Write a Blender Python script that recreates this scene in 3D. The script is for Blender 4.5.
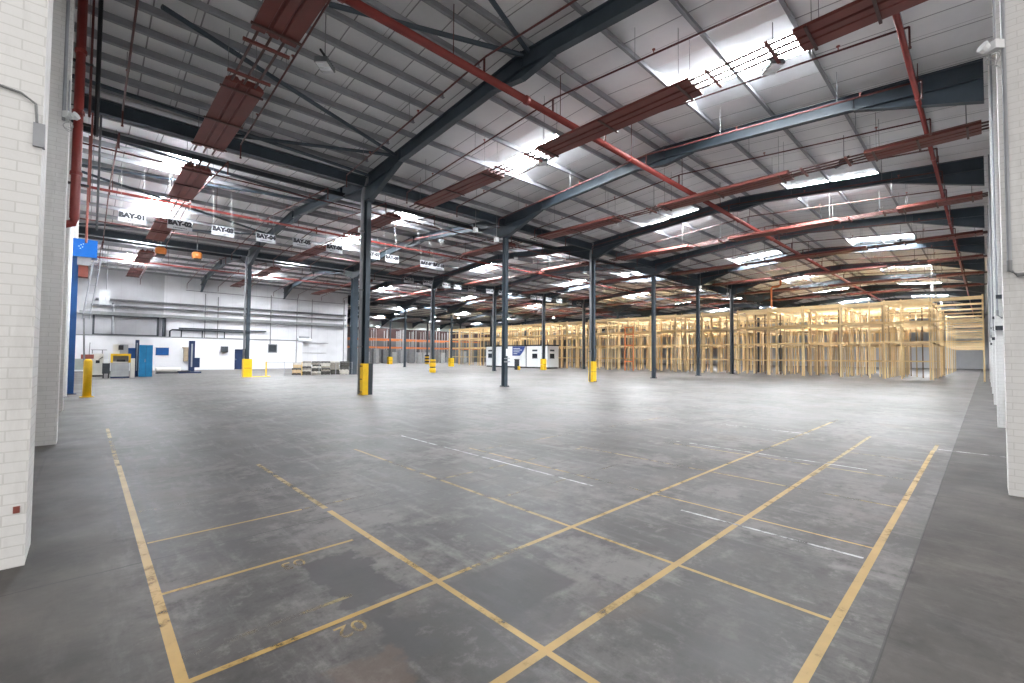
import bpy, math, random
from mathutils import Vector, Matrix

for o in list(bpy.data.objects):
    bpy.data.objects.remove(o)
SC = bpy.context.scene
COL = SC.collection
random.seed(7)

# ------------------------------------------------------------------ camera, world, exposure
CAM_H = 1.6
PITCH, YAW, ROLL, FPX = 0.0324, 0.8116, 0.0078, 448.83
F = Vector((math.cos(YAW) * math.cos(PITCH), math.sin(YAW) * math.cos(PITCH), math.sin(PITCH)))
R0 = Vector((math.sin(YAW), -math.cos(YAW), 0))
U0 = R0.cross(F)
RT = math.cos(ROLL) * R0 + math.sin(ROLL) * U0
UP = -math.sin(ROLL) * R0 + math.cos(ROLL) * U0
cam = bpy.data.cameras.new('camera')
cam.sensor_width = 36.0
cam.lens = 36.0 * FPX / 1024.0
cam.clip_start, cam.clip_end = 0.05, 400
cob = bpy.data.objects.new('camera', cam)
COL.objects.link(cob)
cob.matrix_world = Matrix(((RT.x, UP.x, -F.x, 0), (RT.y, UP.y, -F.y, 0), (RT.z, UP.z, -F.z, CAM_H), (0, 0, 0, 1)))
SC.camera = cob

w = bpy.data.worlds.new('world')
SC.world = w
w.use_nodes = True
w.node_tree.nodes['Background'].inputs[0].default_value = (1.0, 0.98, 0.96, 1)
w.node_tree.nodes['Background'].inputs[1].default_value = 0.40

SC.view_settings.view_transform = 'Standard'
SC.view_settings.look = 'None'
SC.view_settings.gamma = 1.0
SC.view_settings.use_curve_mapping = False
SC.view_settings.exposure = 2.15
SKY_EMIT = 38.0          # brightness of the daylight in the rooflights
LAMP_EMIT = 60.0         # lit high-bay lamps
SC.cycles.max_bounces = 10
SC.cycles.diffuse_bounces = 7
SC.cycles.glossy_bounces = 3
SC.cycles.transparent_max_bounces = 12
SC.cycles.use_denoising = True
SC.cycles.sample_clamp_indirect = 6.0
SC.cycles.caustics_reflective = False
SC.cycles.caustics_refractive = False

# ------------------------------------------------------------------ helpers
def tag(o, label=None, cat=None, group=None, kind=None):
    if label: o['label'] = label
    if cat: o['category'] = cat
    if group: o['group'] = group
    if kind: o['kind'] = kind
    return o

def thing(name, label, cat, loc=(0, 0, 0), rz=0.0, group=None, kind='thing'):
    o = bpy.data.objects.new(name, None)
    o.empty_display_size = 0.2
    COL.objects.link(o)
    o.location = loc
    o.rotation_euler = (0, 0, rz)
    return tag(o, label, cat, group, kind)

class MB:
    def __init__(s):
        s.v, s.f = [], []
    def box(s, x0, x1, y0, y1, z0, z1):
        n = len(s.v)
        s.v += [(x0, y0, z0), (x1, y0, z0), (x1, y1, z0), (x0, y1, z0), (x0, y0, z1), (x1, y0, z1), (x1, y1, z1), (x0, y1, z1)]
        s.f += [tuple(n + i for i in q) for q in ((0, 3, 2, 1), (4, 5, 6, 7), (0, 1, 5, 4), (1, 2, 6, 5), (2, 3, 7, 6), (3, 0, 4, 7))]
        return s
    def cbox(s, c, d):
        return s.box(c[0] - d[0] / 2, c[0] + d[0] / 2, c[1] - d[1] / 2, c[1] + d[1] / 2, c[2] - d[2] / 2, c[2] + d[2] / 2)
    def quad(s, a, b, c, d):
        n = len(s.v)
        s.v += [tuple(a), tuple(b), tuple(c), tuple(d)]
        s.f.append((n, n + 1, n + 2, n + 3))
        return s
    def bar(s, p, q, wd, ht, up=(0, 0, 1)):
        p, q, up = Vector(p), Vector(q), Vector(up)
        d = (q - p).normalized()
        if abs(d.dot(up)) > 0.98: up = Vector((0, 1, 0))
        a = d.cross(up).normalized() * wd / 2
        b = a.cross(d).normalized() * ht / 2
        n = len(s.v)
        for e in (p, q):
            s.v += [tuple(e - a - b), tuple(e + a - b), tuple(e + a + b), tuple(e - a + b)]
        s.f += [tuple(n + i for i in t) for t in ((0, 1, 2, 3), (7, 6, 5, 4), (0, 4, 5, 1), (1, 5, 6, 2), (2, 6, 7, 3), (3, 7, 4, 0))]
        return s
    def tube(s, pts, r, n=8):
        pts = [Vector(p) for p in pts]
        rings = []
        for i, p in enumerate(pts):
            d = (pts[min(i + 1, len(pts) - 1)] - pts[max(i - 1, 0)]).normalized()
            a = d.cross(Vector((0, 0, 1)) if abs(d.z) < 0.9 else Vector((0, 1, 0))).normalized()
            b = d.cross(a)
            k = len(s.v)
            for j in range(n):
                t = 2 * math.pi * j / n
                s.v.append(tuple(p + r * (a * math.cos(t) + b * math.sin(t))))
            rings.append(k)
        for a, b in zip(rings, rings[1:]):
            for j in range(n):
                s.f.append((a + j, a + (j + 1) % n, b + (j + 1) % n, b + j))
        s.f.append(tuple(rings[0] + j for j in reversed(range(n))))
        s.f.append(tuple(rings[-1] + j for j in range(n)))
        return s
    def lathe(s, prof, n=16, c=(0, 0)):
        k = len(s.v)
        for (r, z) in prof:
            for j in range(n):
                t = 2 * math.pi * j / n
                s.v.append((c[0] + r * math.cos(t), c[1] + r * math.sin(t), z))
        for i in range(len(prof) - 1):
            for j in range(n):
                s.f.append((k + i * n + j, k + i * n + (j + 1) % n, k + (i + 1) * n + (j + 1) % n, k + (i + 1) * n + j))
        s.f.append(tuple(k + j for j in reversed(range(n))))
        s.f.append(tuple(k + (len(prof) - 1) * n + j for j in range(n)))
        return s
    def prism_x(s, poly, x0, x1):                 # polygon in (y,z), extruded along x
        n, m = len(s.v), len(poly)
        s.v += [(x0, y, z) for y, z in poly] + [(x1, y, z) for y, z in poly]
        s.f.append(tuple(n + i for i in range(m)))
        s.f.append(tuple(n + m + i for i in reversed(range(m))))
        for i in range(m):
            s.f.append((n + i, n + m + i, n + m + (i + 1) % m, n + (i + 1) % m))
        return s
    def mesh(s, name, m, smooth=False):
        me = bpy.data.meshes.new(name)
        me.from_pydata(s.v, [], s.f)
        if m: me.materials.append(m)
        if smooth:
            me.shade_smooth()
        me.update()
        return me
    def build(s, name, m, parent=None, loc=(0, 0, 0), rot=(0, 0, 0), smooth=False):
        return put(name, s.mesh(name, m, smooth), parent, loc, rot)

def put(name, me, parent=None, loc=(0, 0, 0), rot=(0, 0, 0)):
    o = bpy.data.objects.new(name, me)
    COL.objects.link(o)
    if parent: o.parent = parent
    o.location = loc
    o.rotation_euler = rot
    return o

def children(o):
    return [c for c in bpy.data.objects if c.parent == o]

CACHE = {}
def boxmesh(name, dx, dy, dz, m):                 # shared box, origin at min corner
    k = (name, round(dx, 3), round(dy, 3), round(dz, 3), m.name)
    if k not in CACHE:
        CACHE[k] = MB().box(0, dx, 0, dy, 0, dz).mesh(name, m)
    return CACHE[k]

def text_mesh(name, body, size, m, depth=0.004, bold=0.0, align='CENTER'):
    cu = bpy.data.curves.new(name, 'FONT')
    cu.body = body
    cu.size = size
    cu.align_x = align
    cu.align_y = 'CENTER'
    cu.extrude = depth
    cu.offset = bold
    cu.resolution_u = 3
    ob = bpy.data.objects.new(name, cu)
    COL.objects.link(ob)
    dg = bpy.context.evaluated_depsgraph_get()
    me = bpy.data.meshes.new_from_object(ob.evaluated_get(dg))
    bpy.data.objects.remove(ob)
    me.materials.clear()
    me.materials.append(m)
    return me

WORDS = ['first', 'second', 'third', 'fourth', 'fifth', 'sixth', 'seventh', 'eighth', 'ninth', 'tenth', 'eleventh', 'twelfth',
         'thirteenth', 'fourteenth', 'fifteenth', 'sixteenth', 'seventeenth', 'eighteenth', 'nineteenth', 'twentieth',
         'twenty-first', 'twenty-second', 'twenty-third', 'twenty-fourth', 'twenty-fifth', 'twenty-sixth']

# ------------------------------------------------------------------ materials
def nodes_of(name):
    m = bpy.data.materials.new(name)
    m.use_nodes = True
    nt = m.node_tree
    b = nt.nodes['Principled BSDF']
    return m, nt, b
def N(nt, t, **kw):
    n = nt.nodes.new(t)
    for k, v in kw.items():
        if k.startswith('i_'):
            key = k[2:].replace('_', ' ')
            n.inputs[int(key) if key.isdigit() else key].default_value = v
        else:
            setattr(n, k, v)
    return n
def math_node(nt, op, a, b=None, c=None, clamp=False):
    n = nt.nodes.new('ShaderNodeMath')
    n.operation = op
    n.use_clamp = clamp
    for i, v in enumerate((a, b, c)):
        if v is None: continue
        if isinstance(v, (int, float)): n.inputs[i].default_value = v
        else: nt.links.new(v, n.inputs[i])
    return n.outputs[0]
def mixc(nt, fac, a, b, mode='MIX'):
    n = nt.nodes.new('ShaderNodeMix')
    n.data_type = 'RGBA'
    n.blend_type = mode
    for sock, v in ((n.inputs['Factor'], fac), (n.inputs['A'], a), (n.inputs['B'], b)):
        if isinstance(v, (int, float)): sock.default_value = v
        elif isinstance(v, (tuple, list)): sock.default_value = (*v[:3], 1)
        else: nt.links.new(v, sock)
    return n.outputs['Result']
def ramp(nt, fac, p0, p1):
    n = nt.nodes.new('ShaderNodeMapRange')
    n.clamp = True
    nt.links.new(fac, n.inputs[0])
    n.inputs[1].default_value, n.inputs[2].default_value = p0, p1
    return n.outputs[0]
def noise(nt, vec, scale, detail=4.0, rough=0.55):
    n = N(nt, 'ShaderNodeTexNoise')
    n.inputs['Scale'].default_value = scale
    n.inputs['Detail'].default_value = detail
    n.inputs['Roughness'].default_value = rough
    if vec is not None: nt.links.new(vec, n.inputs['Vector'])
    return n.outputs['Fac']

def paint(name, col, rough=0.5, metal=0.0, var=0.12, scale=3.0, spec=0.4):
    m, nt, b = nodes_of(name)
    tc = N(nt, 'ShaderNodeTexCoord')
    f = noise(nt, tc.outputs['Object'], scale)
    lo = tuple(max(0, c * (1 - var)) for c in col)
    hi = tuple(min(1, c * (1 + var)) for c in col)
    c = mixc(nt, ramp(nt, f, 0.3, 0.7), lo, hi)
    nt.links.new(c, b.inputs['Base Color'])
    b.inputs['Roughness'].default_value = rough
    b.inputs['Metallic'].default_value = metal
    b.inputs['Specular IOR Level'].default_value = spec
    return m

def emit(name, col, s):
    m, nt, b = nodes_of(name)
    nt.nodes.remove(b)
    e = N(nt, 'ShaderNodeEmission')
    e.inputs[0].default_value = (*col, 1)
    e.inputs[1].default_value = s
    nt.links.new(e.outputs[0], nt.nodes['Material Output'].inputs[0])
    return m

M = {}
M['steel'] = paint('dark_blue_steel', (0.040, 0.055, 0.070), 0.45, 0, 0.18, 2)
M['steel2'] = paint('charcoal_steel', (0.030, 0.036, 0.044), 0.5, 0, 0.2, 2)
M['purlin'] = paint('galvanised_steel', (0.27, 0.275, 0.29), 0.55, 0.0, 0.15, 2)
M['pipegrey'] = paint('grey_pipe', (0.30, 0.31, 0.33), 0.45, 0.1, 0.12)
M['duct'] = paint('dull_duct', (0.20, 0.205, 0.21), 0.5, 0.1, 0.12)
M['darkduct'] = paint('dark_duct', (0.09, 0.092, 0.10), 0.5)
M['deckred'] = paint('dark_deck', (0.055, 0.030, 0.028), 0.7)
M['dark'] = paint('black_metal', (0.018, 0.018, 0.02), 0.5)
M['red'] = paint('red_pipe_paint', (0.22, 0.034, 0.028), 0.4, 0, 0.15, 2)
M['redthin'] = paint('dark_red_pipe', (0.085, 0.022, 0.019), 0.5, 0, 0.15, 2)
M['heater'] = paint('red_oxide_heater', (0.145, 0.034, 0.027), 0.5, 0.0, 0.15, 1.5)
M['rod'] = paint('heater_tube', (0.07, 0.030, 0.026), 0.5)
M['wire'] = paint('white_wire', (0.4, 0.4, 0.4), 0.5)
M['yellow'] = paint('safety_yellow', (0.75, 0.46, 0.015), 0.42, 0, 0.1)
M['blue'] = paint('blue_gloss', (0.006, 0.065, 0.22), 0.35)
M['brightblue'] = paint('bright_blue', (0.005, 0.10, 0.38), 0.35)
M['cyan'] = paint('cabinet_blue', (0.012, 0.20, 0.42), 0.4)
M['navy'] = paint('navy', (0.010, 0.025, 0.075), 0.4)
M['white'] = paint('white_plastic', (0.74, 0.75, 0.76), 0.4, 0, 0.04)
M['offwhite'] = paint('off_white', (0.62, 0.60, 0.55), 0.5, 0, 0.06)
M['grey'] = paint('light_grey_machine', (0.36, 0.37, 0.38), 0.45)
M['beige'] = paint('beige', (0.28, 0.22, 0.15), 0.55)
M['greengrey'] = paint('green_grey', (0.28, 0.31, 0.28), 0.5)
M['orange'] = paint('orange_beam', (0.62, 0.19, 0.06), 0.45)
M['orangebox'] = paint('orange_alarm', (0.55, 0.18, 0.04), 0.4)
M['rust'] = paint('rust_red', (0.22, 0.06, 0.045), 0.6)
M['glass'] = paint('dark_glazing', (0.03, 0.035, 0.045), 0.12, 0, 0.05)
M['cabinblue'] = paint('cabin_blue', (0.03, 0.06, 0.22), 0.4)
M['sign'] = paint('sign_white', (0.42, 0.43, 0.45), 0.5, 0, 0.03)
M['ink'] = paint('sign_ink', (0.015, 0.015, 0.02), 0.6)
M['pallet'] = paint('weathered_pallet', (0.25, 0.225, 0.19), 0.8, 0, 0.35, 1.2)
M['brown'] = paint('brown_card', (0.22, 0.13, 0.07), 0.8)
M['lens'] = paint('lamp_lens', (0.75, 0.76, 0.78), 0.25)
M['lampgrey'] = paint('lamp_grey', (0.14, 0.15, 0.16), 0.45, 0.3)
M['sky'] = emit('daylight_pane', (0.92, 0.96, 1.0), SKY_EMIT)
M['lamp'] = emit('lit_lamp', (0.92, 0.98, 1.0), LAMP_EMIT)
M['reveal'] = paint('white_reveal', (0.62, 0.63, 0.64), 0.6, 0, 0.05)

# pine timber with grain
def timber(name, c1, c2):
    m, nt, b = nodes_of(name)
    tc = N(nt, 'ShaderNodeTexCoord')
    oi = N(nt, 'ShaderNodeObjectInfo')
    f = noise(nt, tc.outputs['Object'], 4.0)
    k = math_node(nt, 'ADD', math_node(nt, 'MULTIPLY', f, 0.5), math_node(nt, 'MULTIPLY', oi.outputs['Random'], 0.6))
    nt.links.new(mixc(nt, k, c1, c2), b.inputs['Base Color'])
    b.inputs['Roughness'].default_value = 0.65
    return m
M['pine'] = timber('pine', (0.68, 0.48, 0.23), (0.90, 0.71, 0.41))
M['pine_old_shade'] = timber('pine_weathered_shaded', (0.36, 0.25, 0.14), (0.66, 0.50, 0.30))  # older pine, also carrying the shade inside the racks as colour

M['pinedark'] = timber('pine_dark', (0.10, 0.065, 0.04), (0.22, 0.15, 0.09))  # brown studs, partly standing in for the shaded gaps within the racks

# painted brick / block, u = x + y so both faces of a pier are coursed
def brick(name, base, mortar, bw=0.44, bh=0.215, grime=0.25, bump=0.35):
    m, nt, b = nodes_of(name)
    tc = N(nt, 'ShaderNodeTexCoord')
    sx = N(nt, 'ShaderNodeSeparateXYZ')
    nt.links.new(tc.outputs['Object'], sx.inputs[0])
    cx = N(nt, 'ShaderNodeCombineXYZ')
    nt.links.new(math_node(nt, 'ADD', sx.outputs[0], sx.outputs[1]), cx.inputs[0])
    nt.links.new(sx.outputs[2], cx.inputs[1])
    br = N(nt, 'ShaderNodeTexBrick')
    br.inputs['Scale'].default_value = 1.0
    br.inputs['Brick Width'].default_value = bw
    br.inputs['Row Height'].default_value = bh
    br.inputs['Mortar Size'].default_value = 0.006
    br.inputs['Mortar Smooth'].default_value = 0.4
    br.inputs['Color1'].default_value = (*base, 1)
    br.inputs['Color2'].default_value = (*[c * 0.95 for c in base], 1)
    br.inputs['Mortar'].default_value = (*mortar, 1)
    nt.links.new(cx.outputs[0], br.inputs['Vector'])
    mp = N(nt, 'ShaderNodeMapping')
    mp.inputs['Scale'].default_value = (3, 3, 0.7)
    nt.links.new(tc.outputs['Object'], mp.inputs[0])
    g = ramp(nt, noise(nt, mp.outputs[0], 1.4, 6, 0.65), 0.52, 0.85)
    c = mixc(nt, math_node(nt, 'MULTIPLY', g, grime), br.outputs['Color'], (0.20, 0.18, 0.16))
    nt.links.new(c, b.inputs['Base Color'])
    b.inputs['Roughness'].default_value = 0.7
    bp = N(nt, 'ShaderNodeBump')
    bp.inputs['Strength'].default_value = bump
    bp.inputs['Distance'].default_value = 0.01
    f2 = noise(nt, tc.outputs['Object'], 14, 4)
    nt.links.new(math_node(nt, 'ADD', math_node(nt, 'MULTIPLY', br.outputs['Fac'], -1.0), math_node(nt, 'MULTIPLY', f2, 0.8)), bp.inputs['Height'])
    nt.links.new(bp.outputs[0], b.inputs['Normal'])
    return m
M['brick'] = brick('painted_brick', (0.74, 0.735, 0.725), (0.62, 0.615, 0.60), 0.235, 0.078, 0.35, 0.22)
M['block'] = brick('painted_block', (0.72, 0.72, 0.72), (0.62, 0.62, 0.62), 0.45, 0.225, 0.12, 0.2)

# far wall: white paint; near end coloured grey for its dim light and grey panels
def back_wall():
    m, nt, b = nodes_of('back_wall_paint')
    tc = N(nt, 'ShaderNodeTexCoord')
    sx = N(nt, 'ShaderNodeSeparateXYZ')
    nt.links.new(tc.outputs['Object'], sx.inputs[0])
    f = noise(nt, tc.outputs['Object'], 0.5, 5)
    white = mixc(nt, ramp(nt, f, 0.35, 0.7), (0.54, 0.54, 0.56), (0.64, 0.64, 0.66))
    dimgrey = mixc(nt, ramp(nt, f, 0.35, 0.7), (0.34, 0.34, 0.36), (0.42, 0.42, 0.44))
    k = math_node(nt, 'LESS_THAN', sx.outputs[0], 5.3)
    seam = math_node(nt, 'LESS_THAN', math_node(nt, 'PINGPONG', sx.outputs[0], 0.55), 0.012)
    c = mixc(nt, k, white, dimgrey)
    c = mixc(nt, math_node(nt, 'MULTIPLY', seam, 0.25), c, (0.2, 0.2, 0.2))
    nt.links.new(c, b.inputs['Base Color'])
    b.inputs['Roughness'].default_value = 0.6
    return m
M['backwall'] = back_wall()
M['lowwall'] = paint('low_wall_white', (0.64, 0.64, 0.66), 0.6, 0, 0.05, 0.8)
M['cladding'] = paint('pale_cladding', (0.74, 0.79, 0.77), 0.6, 0, 0.06, 0.6)
M['darkwall'] = paint('dull_wall', (0.16, 0.17, 0.18), 0.7, 0, 0.15, 0.4)

# roof liner: white-grey liner trays with dark side laps every metre
def liner():
    m, nt, b = nodes_of('roof_liner')
    tc = N(nt, 'ShaderNodeTexCoord')
    sx = N(nt, 'ShaderNodeSeparateXYZ')
    nt.links.new(tc.outputs['Object'], sx.inputs[0])
    f = noise(nt, tc.outputs['Object'], 0.7, 5, 0.6)
    c = mixc(nt, ramp(nt, f, 0.3, 0.75), (0.70, 0.70, 0.71), (0.82, 0.82, 0.82))
    pp = math_node(nt, 'PINGPONG', sx.outputs[0], 0.45)
    seam = math_node(nt, 'LESS_THAN', pp, 0.016)
    c = mixc(nt, math_node(nt, 'MULTIPLY', seam, 0.75), c, (0.10, 0.10, 0.105))
    lap = math_node(nt, 'LESS_THAN', math_node(nt, 'PINGPONG', math_node(nt, 'ADD', sx.outputs[0], 0.14), 0.9), 0.010)
    c = mixc(nt, math_node(nt, 'MULTIPLY', lap, 0.5), c, (0.14, 0.14, 0.14))
    nt.links.new(c, b.inputs['Base Color'])
    b.inputs['Roughness'].default_value = 0.55
    bp = N(nt, 'ShaderNodeBump')
    bp.inputs['Strength'].default_value = 0.5
    bp.inputs['Distance'].default_value = 0.02
    nt.links.new(ramp(nt, pp, 0.0, 0.05), bp.inputs['Height'])
    nt.links.new(bp.outputs[0], b.inputs['Normal'])
    return m
M['liner'] = liner()

# concrete floor
def concrete():
    m, nt, b = nodes_of('worn_concrete')
    L = nt.links
    tc = N(nt, 'ShaderNodeTexCoord')
    P = tc.outputs['Object']
    sx = N(nt, 'ShaderNodeSeparateXYZ')
    L.new(P, sx.inputs[0])
    X, Y = sx.outputs[0], sx.outputs[1]
    big = noise(nt, P, 0.22, 5, 0.6)
    mid = noise(nt, P, 1.1, 7, 0.65)
    mp = N(nt, 'ShaderNodeMapping')
    mp.inputs['Rotation'].default_value = (0, 0, 0.75)
    mp.inputs['Scale'].default_value = (3.4, 0.55, 1)
    L.new(P, mp.inputs[0])
    streak = noise(nt, mp.outputs[0], 1.5, 7, 0.7)
    fine = noise(nt, P, 26, 4, 0.6)
    blot = noise(nt, P, 0.75, 8, 0.72)
    c = mixc(nt, ramp(nt, mid, 0.34, 0.66), (0.040, 0.038, 0.036), (0.130, 0.127, 0.127))
    c = mixc(nt, math_node(nt, 'MULTIPLY', ramp(nt, streak, 0.52, 0.70), 0.6), c, (0.31, 0.31, 0.32))
    c = mixc(nt, math_node(nt, 'MULTIPLY', ramp(nt, streak, 0.45, 0.30), 0.65), c, (0.045, 0.045, 0.047))
    c = mixc(nt, math_node(nt, 'MULTIPLY', ramp(nt, big, 0.45, 0.66), 0.55), c, (0.25, 0.25, 0.262))
    c = mixc(nt, math_node(nt, 'MULTIPLY', ramp(nt, fine, 0.45, 0.7), 0.30), c, (0.05, 0.05, 0.05))
    c = mixc(nt, math_node(nt, 'MULTIPLY', ramp(nt, blot, 0.50, 0.60), 0.65), c, (0.27, 0.266, 0.268))
    c = mixc(nt, math_node(nt, 'MULTIPLY', ramp(nt, blot, 0.48, 0.39), 0.65), c, (0.036, 0.034, 0.033))
    sp = noise(nt, P, 6.0, 8, 0.75)
    c = mixc(nt, math_node(nt, 'MULTIPLY', ramp(nt, sp, 0.54, 0.68), 0.40), c, (0.30, 0.297, 0.30))
    c = mixc(nt, math_node(nt, 'MULTIPLY', ramp(nt, sp, 0.46, 0.34), 0.55), c, (0.030, 0.028, 0.027))
    tint = noise(nt, P, 0.9, 5, 0.6)
    c = mixc(nt, math_node(nt, 'MULTIPLY', ramp(nt, tint, 0.55, 0.72), 0.35), c, (0.15, 0.108, 0.085))
    # unworn, browner margins along the wall piers
    wob = math_node(nt, 'MULTIPLY', math_node(nt, 'SUBTRACT', mid, 0.5), 0.10)
    edge_r = math_node(nt, 'LESS_THAN', math_node(nt, 'ADD', Y, math_node(nt, 'MULTIPLY', wob, 0.15)), 0.42)
    edge_l = ramp(nt, math_node(nt, 'ADD', X, math_node(nt, 'MULTIPLY', wob, 6.0)), 0.50, 0.05)
    nb = ramp(nt, noise(nt, P, 1.7, 6, 0.6), 0.35, 0.7)
    brownc = mixc(nt, nb, (0.030, 0.028, 0.026), (0.115, 0.104, 0.094))
    c = mixc(nt, math_node(nt, 'MULTIPLY', edge_r, 0.62), c, brownc)
    c = mixc(nt, math_node(nt, 'MULTIPLY', edge_l, 0.75), c, brownc)
    # slab joints
    def line(coord, pos, wd, wobble=0.02):
        d = math_node(nt, 'ABSOLUTE', math_node(nt, 'SUBTRACT', math_node(nt, 'ADD', coord, math_node(nt, 'MULTIPLY', wob, wobble * 10)), pos))
        return math_node(nt, 'LESS_THAN', d, wd)
    j = line(Y, 0.42, 0.007)
    j2 = line(Y, 4.47, 0.008, 0.12)
    j3 = math_node(nt, 'LESS_THAN', math_node(nt, 'PINGPONG', math_node(nt, 'ADD', X, 0.4), 3.85), 0.012)
    j4 = math_node(nt, 'LESS_THAN', math_node(nt, 'PINGPONG', math_node(nt, 'ADD', Y, 1.1), 3.1), 0.010)
    jt = math_node(nt, 'MAXIMUM', math_node(nt, 'MAXIMUM', j, j2), math_node(nt, 'MULTIPLY', math_node(nt, 'MAXIMUM', j3, j4), 0.5))
    c = mixc(nt, math_node(nt, 'MULTIPLY', jt, 0.7), c, (0.04, 0.04, 0.042))
    # dark repair patches and stains with their own ragged outline
    wob2 = math_node(nt, 'MULTIPLY', math_node(nt, 'SUBTRACT', noise(nt, P, 5.0, 5, 0.6), 0.5), 0.34)
    def patch(x0, x1, y0, y1, soft, col, amt):
        nonlocal c
        dx = math_node(nt, 'SUBTRACT', math_node(nt, 'ABSOLUTE', math_node(nt, 'SUBTRACT', X, (x0 + x1) / 2)), (x1 - x0) / 2)
        dy = math_node(nt, 'SUBTRACT', math_node(nt, 'ABSOLUTE', math_node(nt, 'SUBTRACT', Y, (y0 + y1) / 2)), (y1 - y0) / 2)
        d = math_node(nt, 'MAXIMUM', dx, dy)
        d = math_node(nt, 'ADD', d, wob2 if soft else math_node(nt, 'MULTIPLY', wob2, 0.12))
        k = ramp(nt, d, 0.02, -0.02)
        c = mixc(nt, math_node(nt, 'MULTIPLY', k, amt), c, col)
    dk = mixc(nt, ramp(nt, mid, 0.3, 0.7), (0.036, 0.036, 0.040), (0.066, 0.065, 0.070))
    patch(1.88, 2.58, 2.02, 2.62, False, dk, 0.75)
    patch(1.90, 2.30, 1.75, 2.05, True, dk, 0.5)
    patch(1.22, 1.62, 2.75, 3.62, True, dk, 0.85)
    patch(1.25, 1.45, 2.10, 2.70, True, dk, 0.8)
    patch(0.95, 1.25, 1.95, 2.28, True, (0.15, 0.105, 0.078), 0.5)
    patch(3.25, 3.40, 1.20, 1.30, True, (0.03, 0.03, 0.03), 0.8)
    patch(2.4, 4.3, 0.9, 1.5, True, (0.070, 0.070, 0.072), 0.45)
    patch(7.0, 8.3, 0.55, 0.9, True, (0.07, 0.07, 0.07), 0.5)
    c = mixc(nt, 1.0, c, (0.72, 0.68, 0.655), 'MULTIPLY')      # even darkening and warm tint over the whole floor
    L.new(c, b.inputs['Base Color'])
    r = math_node(nt, 'ADD', 0.40, math_node(nt, 'MULTIPLY', ramp(nt, blot, 0.35, 0.65), 0.22))
    r = math_node(nt, 'ADD', r, math_node(nt, 'MULTIPLY', edge_r, 0.12))
    L.new(r, b.inputs['Roughness'])
    b.inputs['Specular IOR Level'].default_value = 0.36
    bp = N(nt, 'ShaderNodeBump')
    bp.inputs['Strength'].default_value = 0.12
    bp.inputs['Distance'].default_value = 0.01
    L.new(math_node(nt, 'ADD', mid, math_node(nt, 'MULTIPLY', fine, 0.4)), bp.inputs['Height'])
    L.new(bp.outputs[0], b.inputs['Normal'])
    return m
M['floor'] = concrete()

# worn floor paint: bare patches show the concrete underneath
def floor_paint(name, col, cover, sc=6.0):
    m, nt, b = nodes_of(name)
    tc = N(nt, 'ShaderNodeTexCoord')
    n1 = noise(nt, tc.outputs['Object'], sc, 7, 0.75)
    n2 = noise(nt, tc.outputs['Object'], 1.1, 3, 0.5)
    n3 = noise(nt, tc.outputs['Object'], 3.0, 5, 0.6)
    s = math_node(nt, 'ADD', math_node(nt, 'MULTIPLY', n1, 0.55), math_node(nt, 'MULTIPLY', n2, 0.45))
    a = math_node(nt, 'MULTIPLY', ramp(nt, s, 0.62 - 0.3 * cover, 0.70 - 0.3 * cover + 0.06), min(1.0, 0.55 + 0.5 * cover))
    c = mixc(nt, ramp(nt, n3, 0.35, 0.7), tuple(x * 0.72 for x in col), col)
    nt.links.new(c, b.inputs['Base Color'])
    b.inputs['Roughness'].default_value = 0.45
    nt.links.new(a, b.inputs['Alpha'])
    return m
M['fp_good'] = floor_paint('yellow_line_paint', (0.42, 0.265, 0.065), 0.95)
M['fp_worn'] = floor_paint('yellow_line_worn', (0.38, 0.27, 0.10), 0.72)
M['fp_faint'] = floor_paint('yellow_line_faint', (0.36, 0.28, 0.13), 0.50)
M['fp_white'] = floor_paint('white_line_worn', (0.62, 0.62, 0.62), 0.75)

# ------------------------------------------------------------------ dimensions
X0, DX = 8.24, 7.7
def fx(i): return X0 + DX * i                     # frame positions
V = [-0.65, 17.35, 35.7, 54.1, 72.5, 90.9]        # valleys
RID = [(a + b) / 2 for a, b in zip(V, V[1:])]
SL = 0.075
def ur(Y):                                        # underside of rafter
    s = 0
    for k in range(5):
        if Y >= V[k]: s = k
    return 9.22 - SL * abs(Y - RID[s])
def zs(Y): return ur(Y) + 0.65                    # underside of roof liner
XW, YW, XF, YF = -1.2, -1.1, 111.0, 90.9          # enclosing walls
TX = 47.2                                         # face of timber racking

# ------------------------------------------------------------------ setting: floor, ceiling, walls
MB().box(-14, XF, -14, YF, -0.15, 0).build('floor', M['floor'])['kind'] = 'structure'

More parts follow.
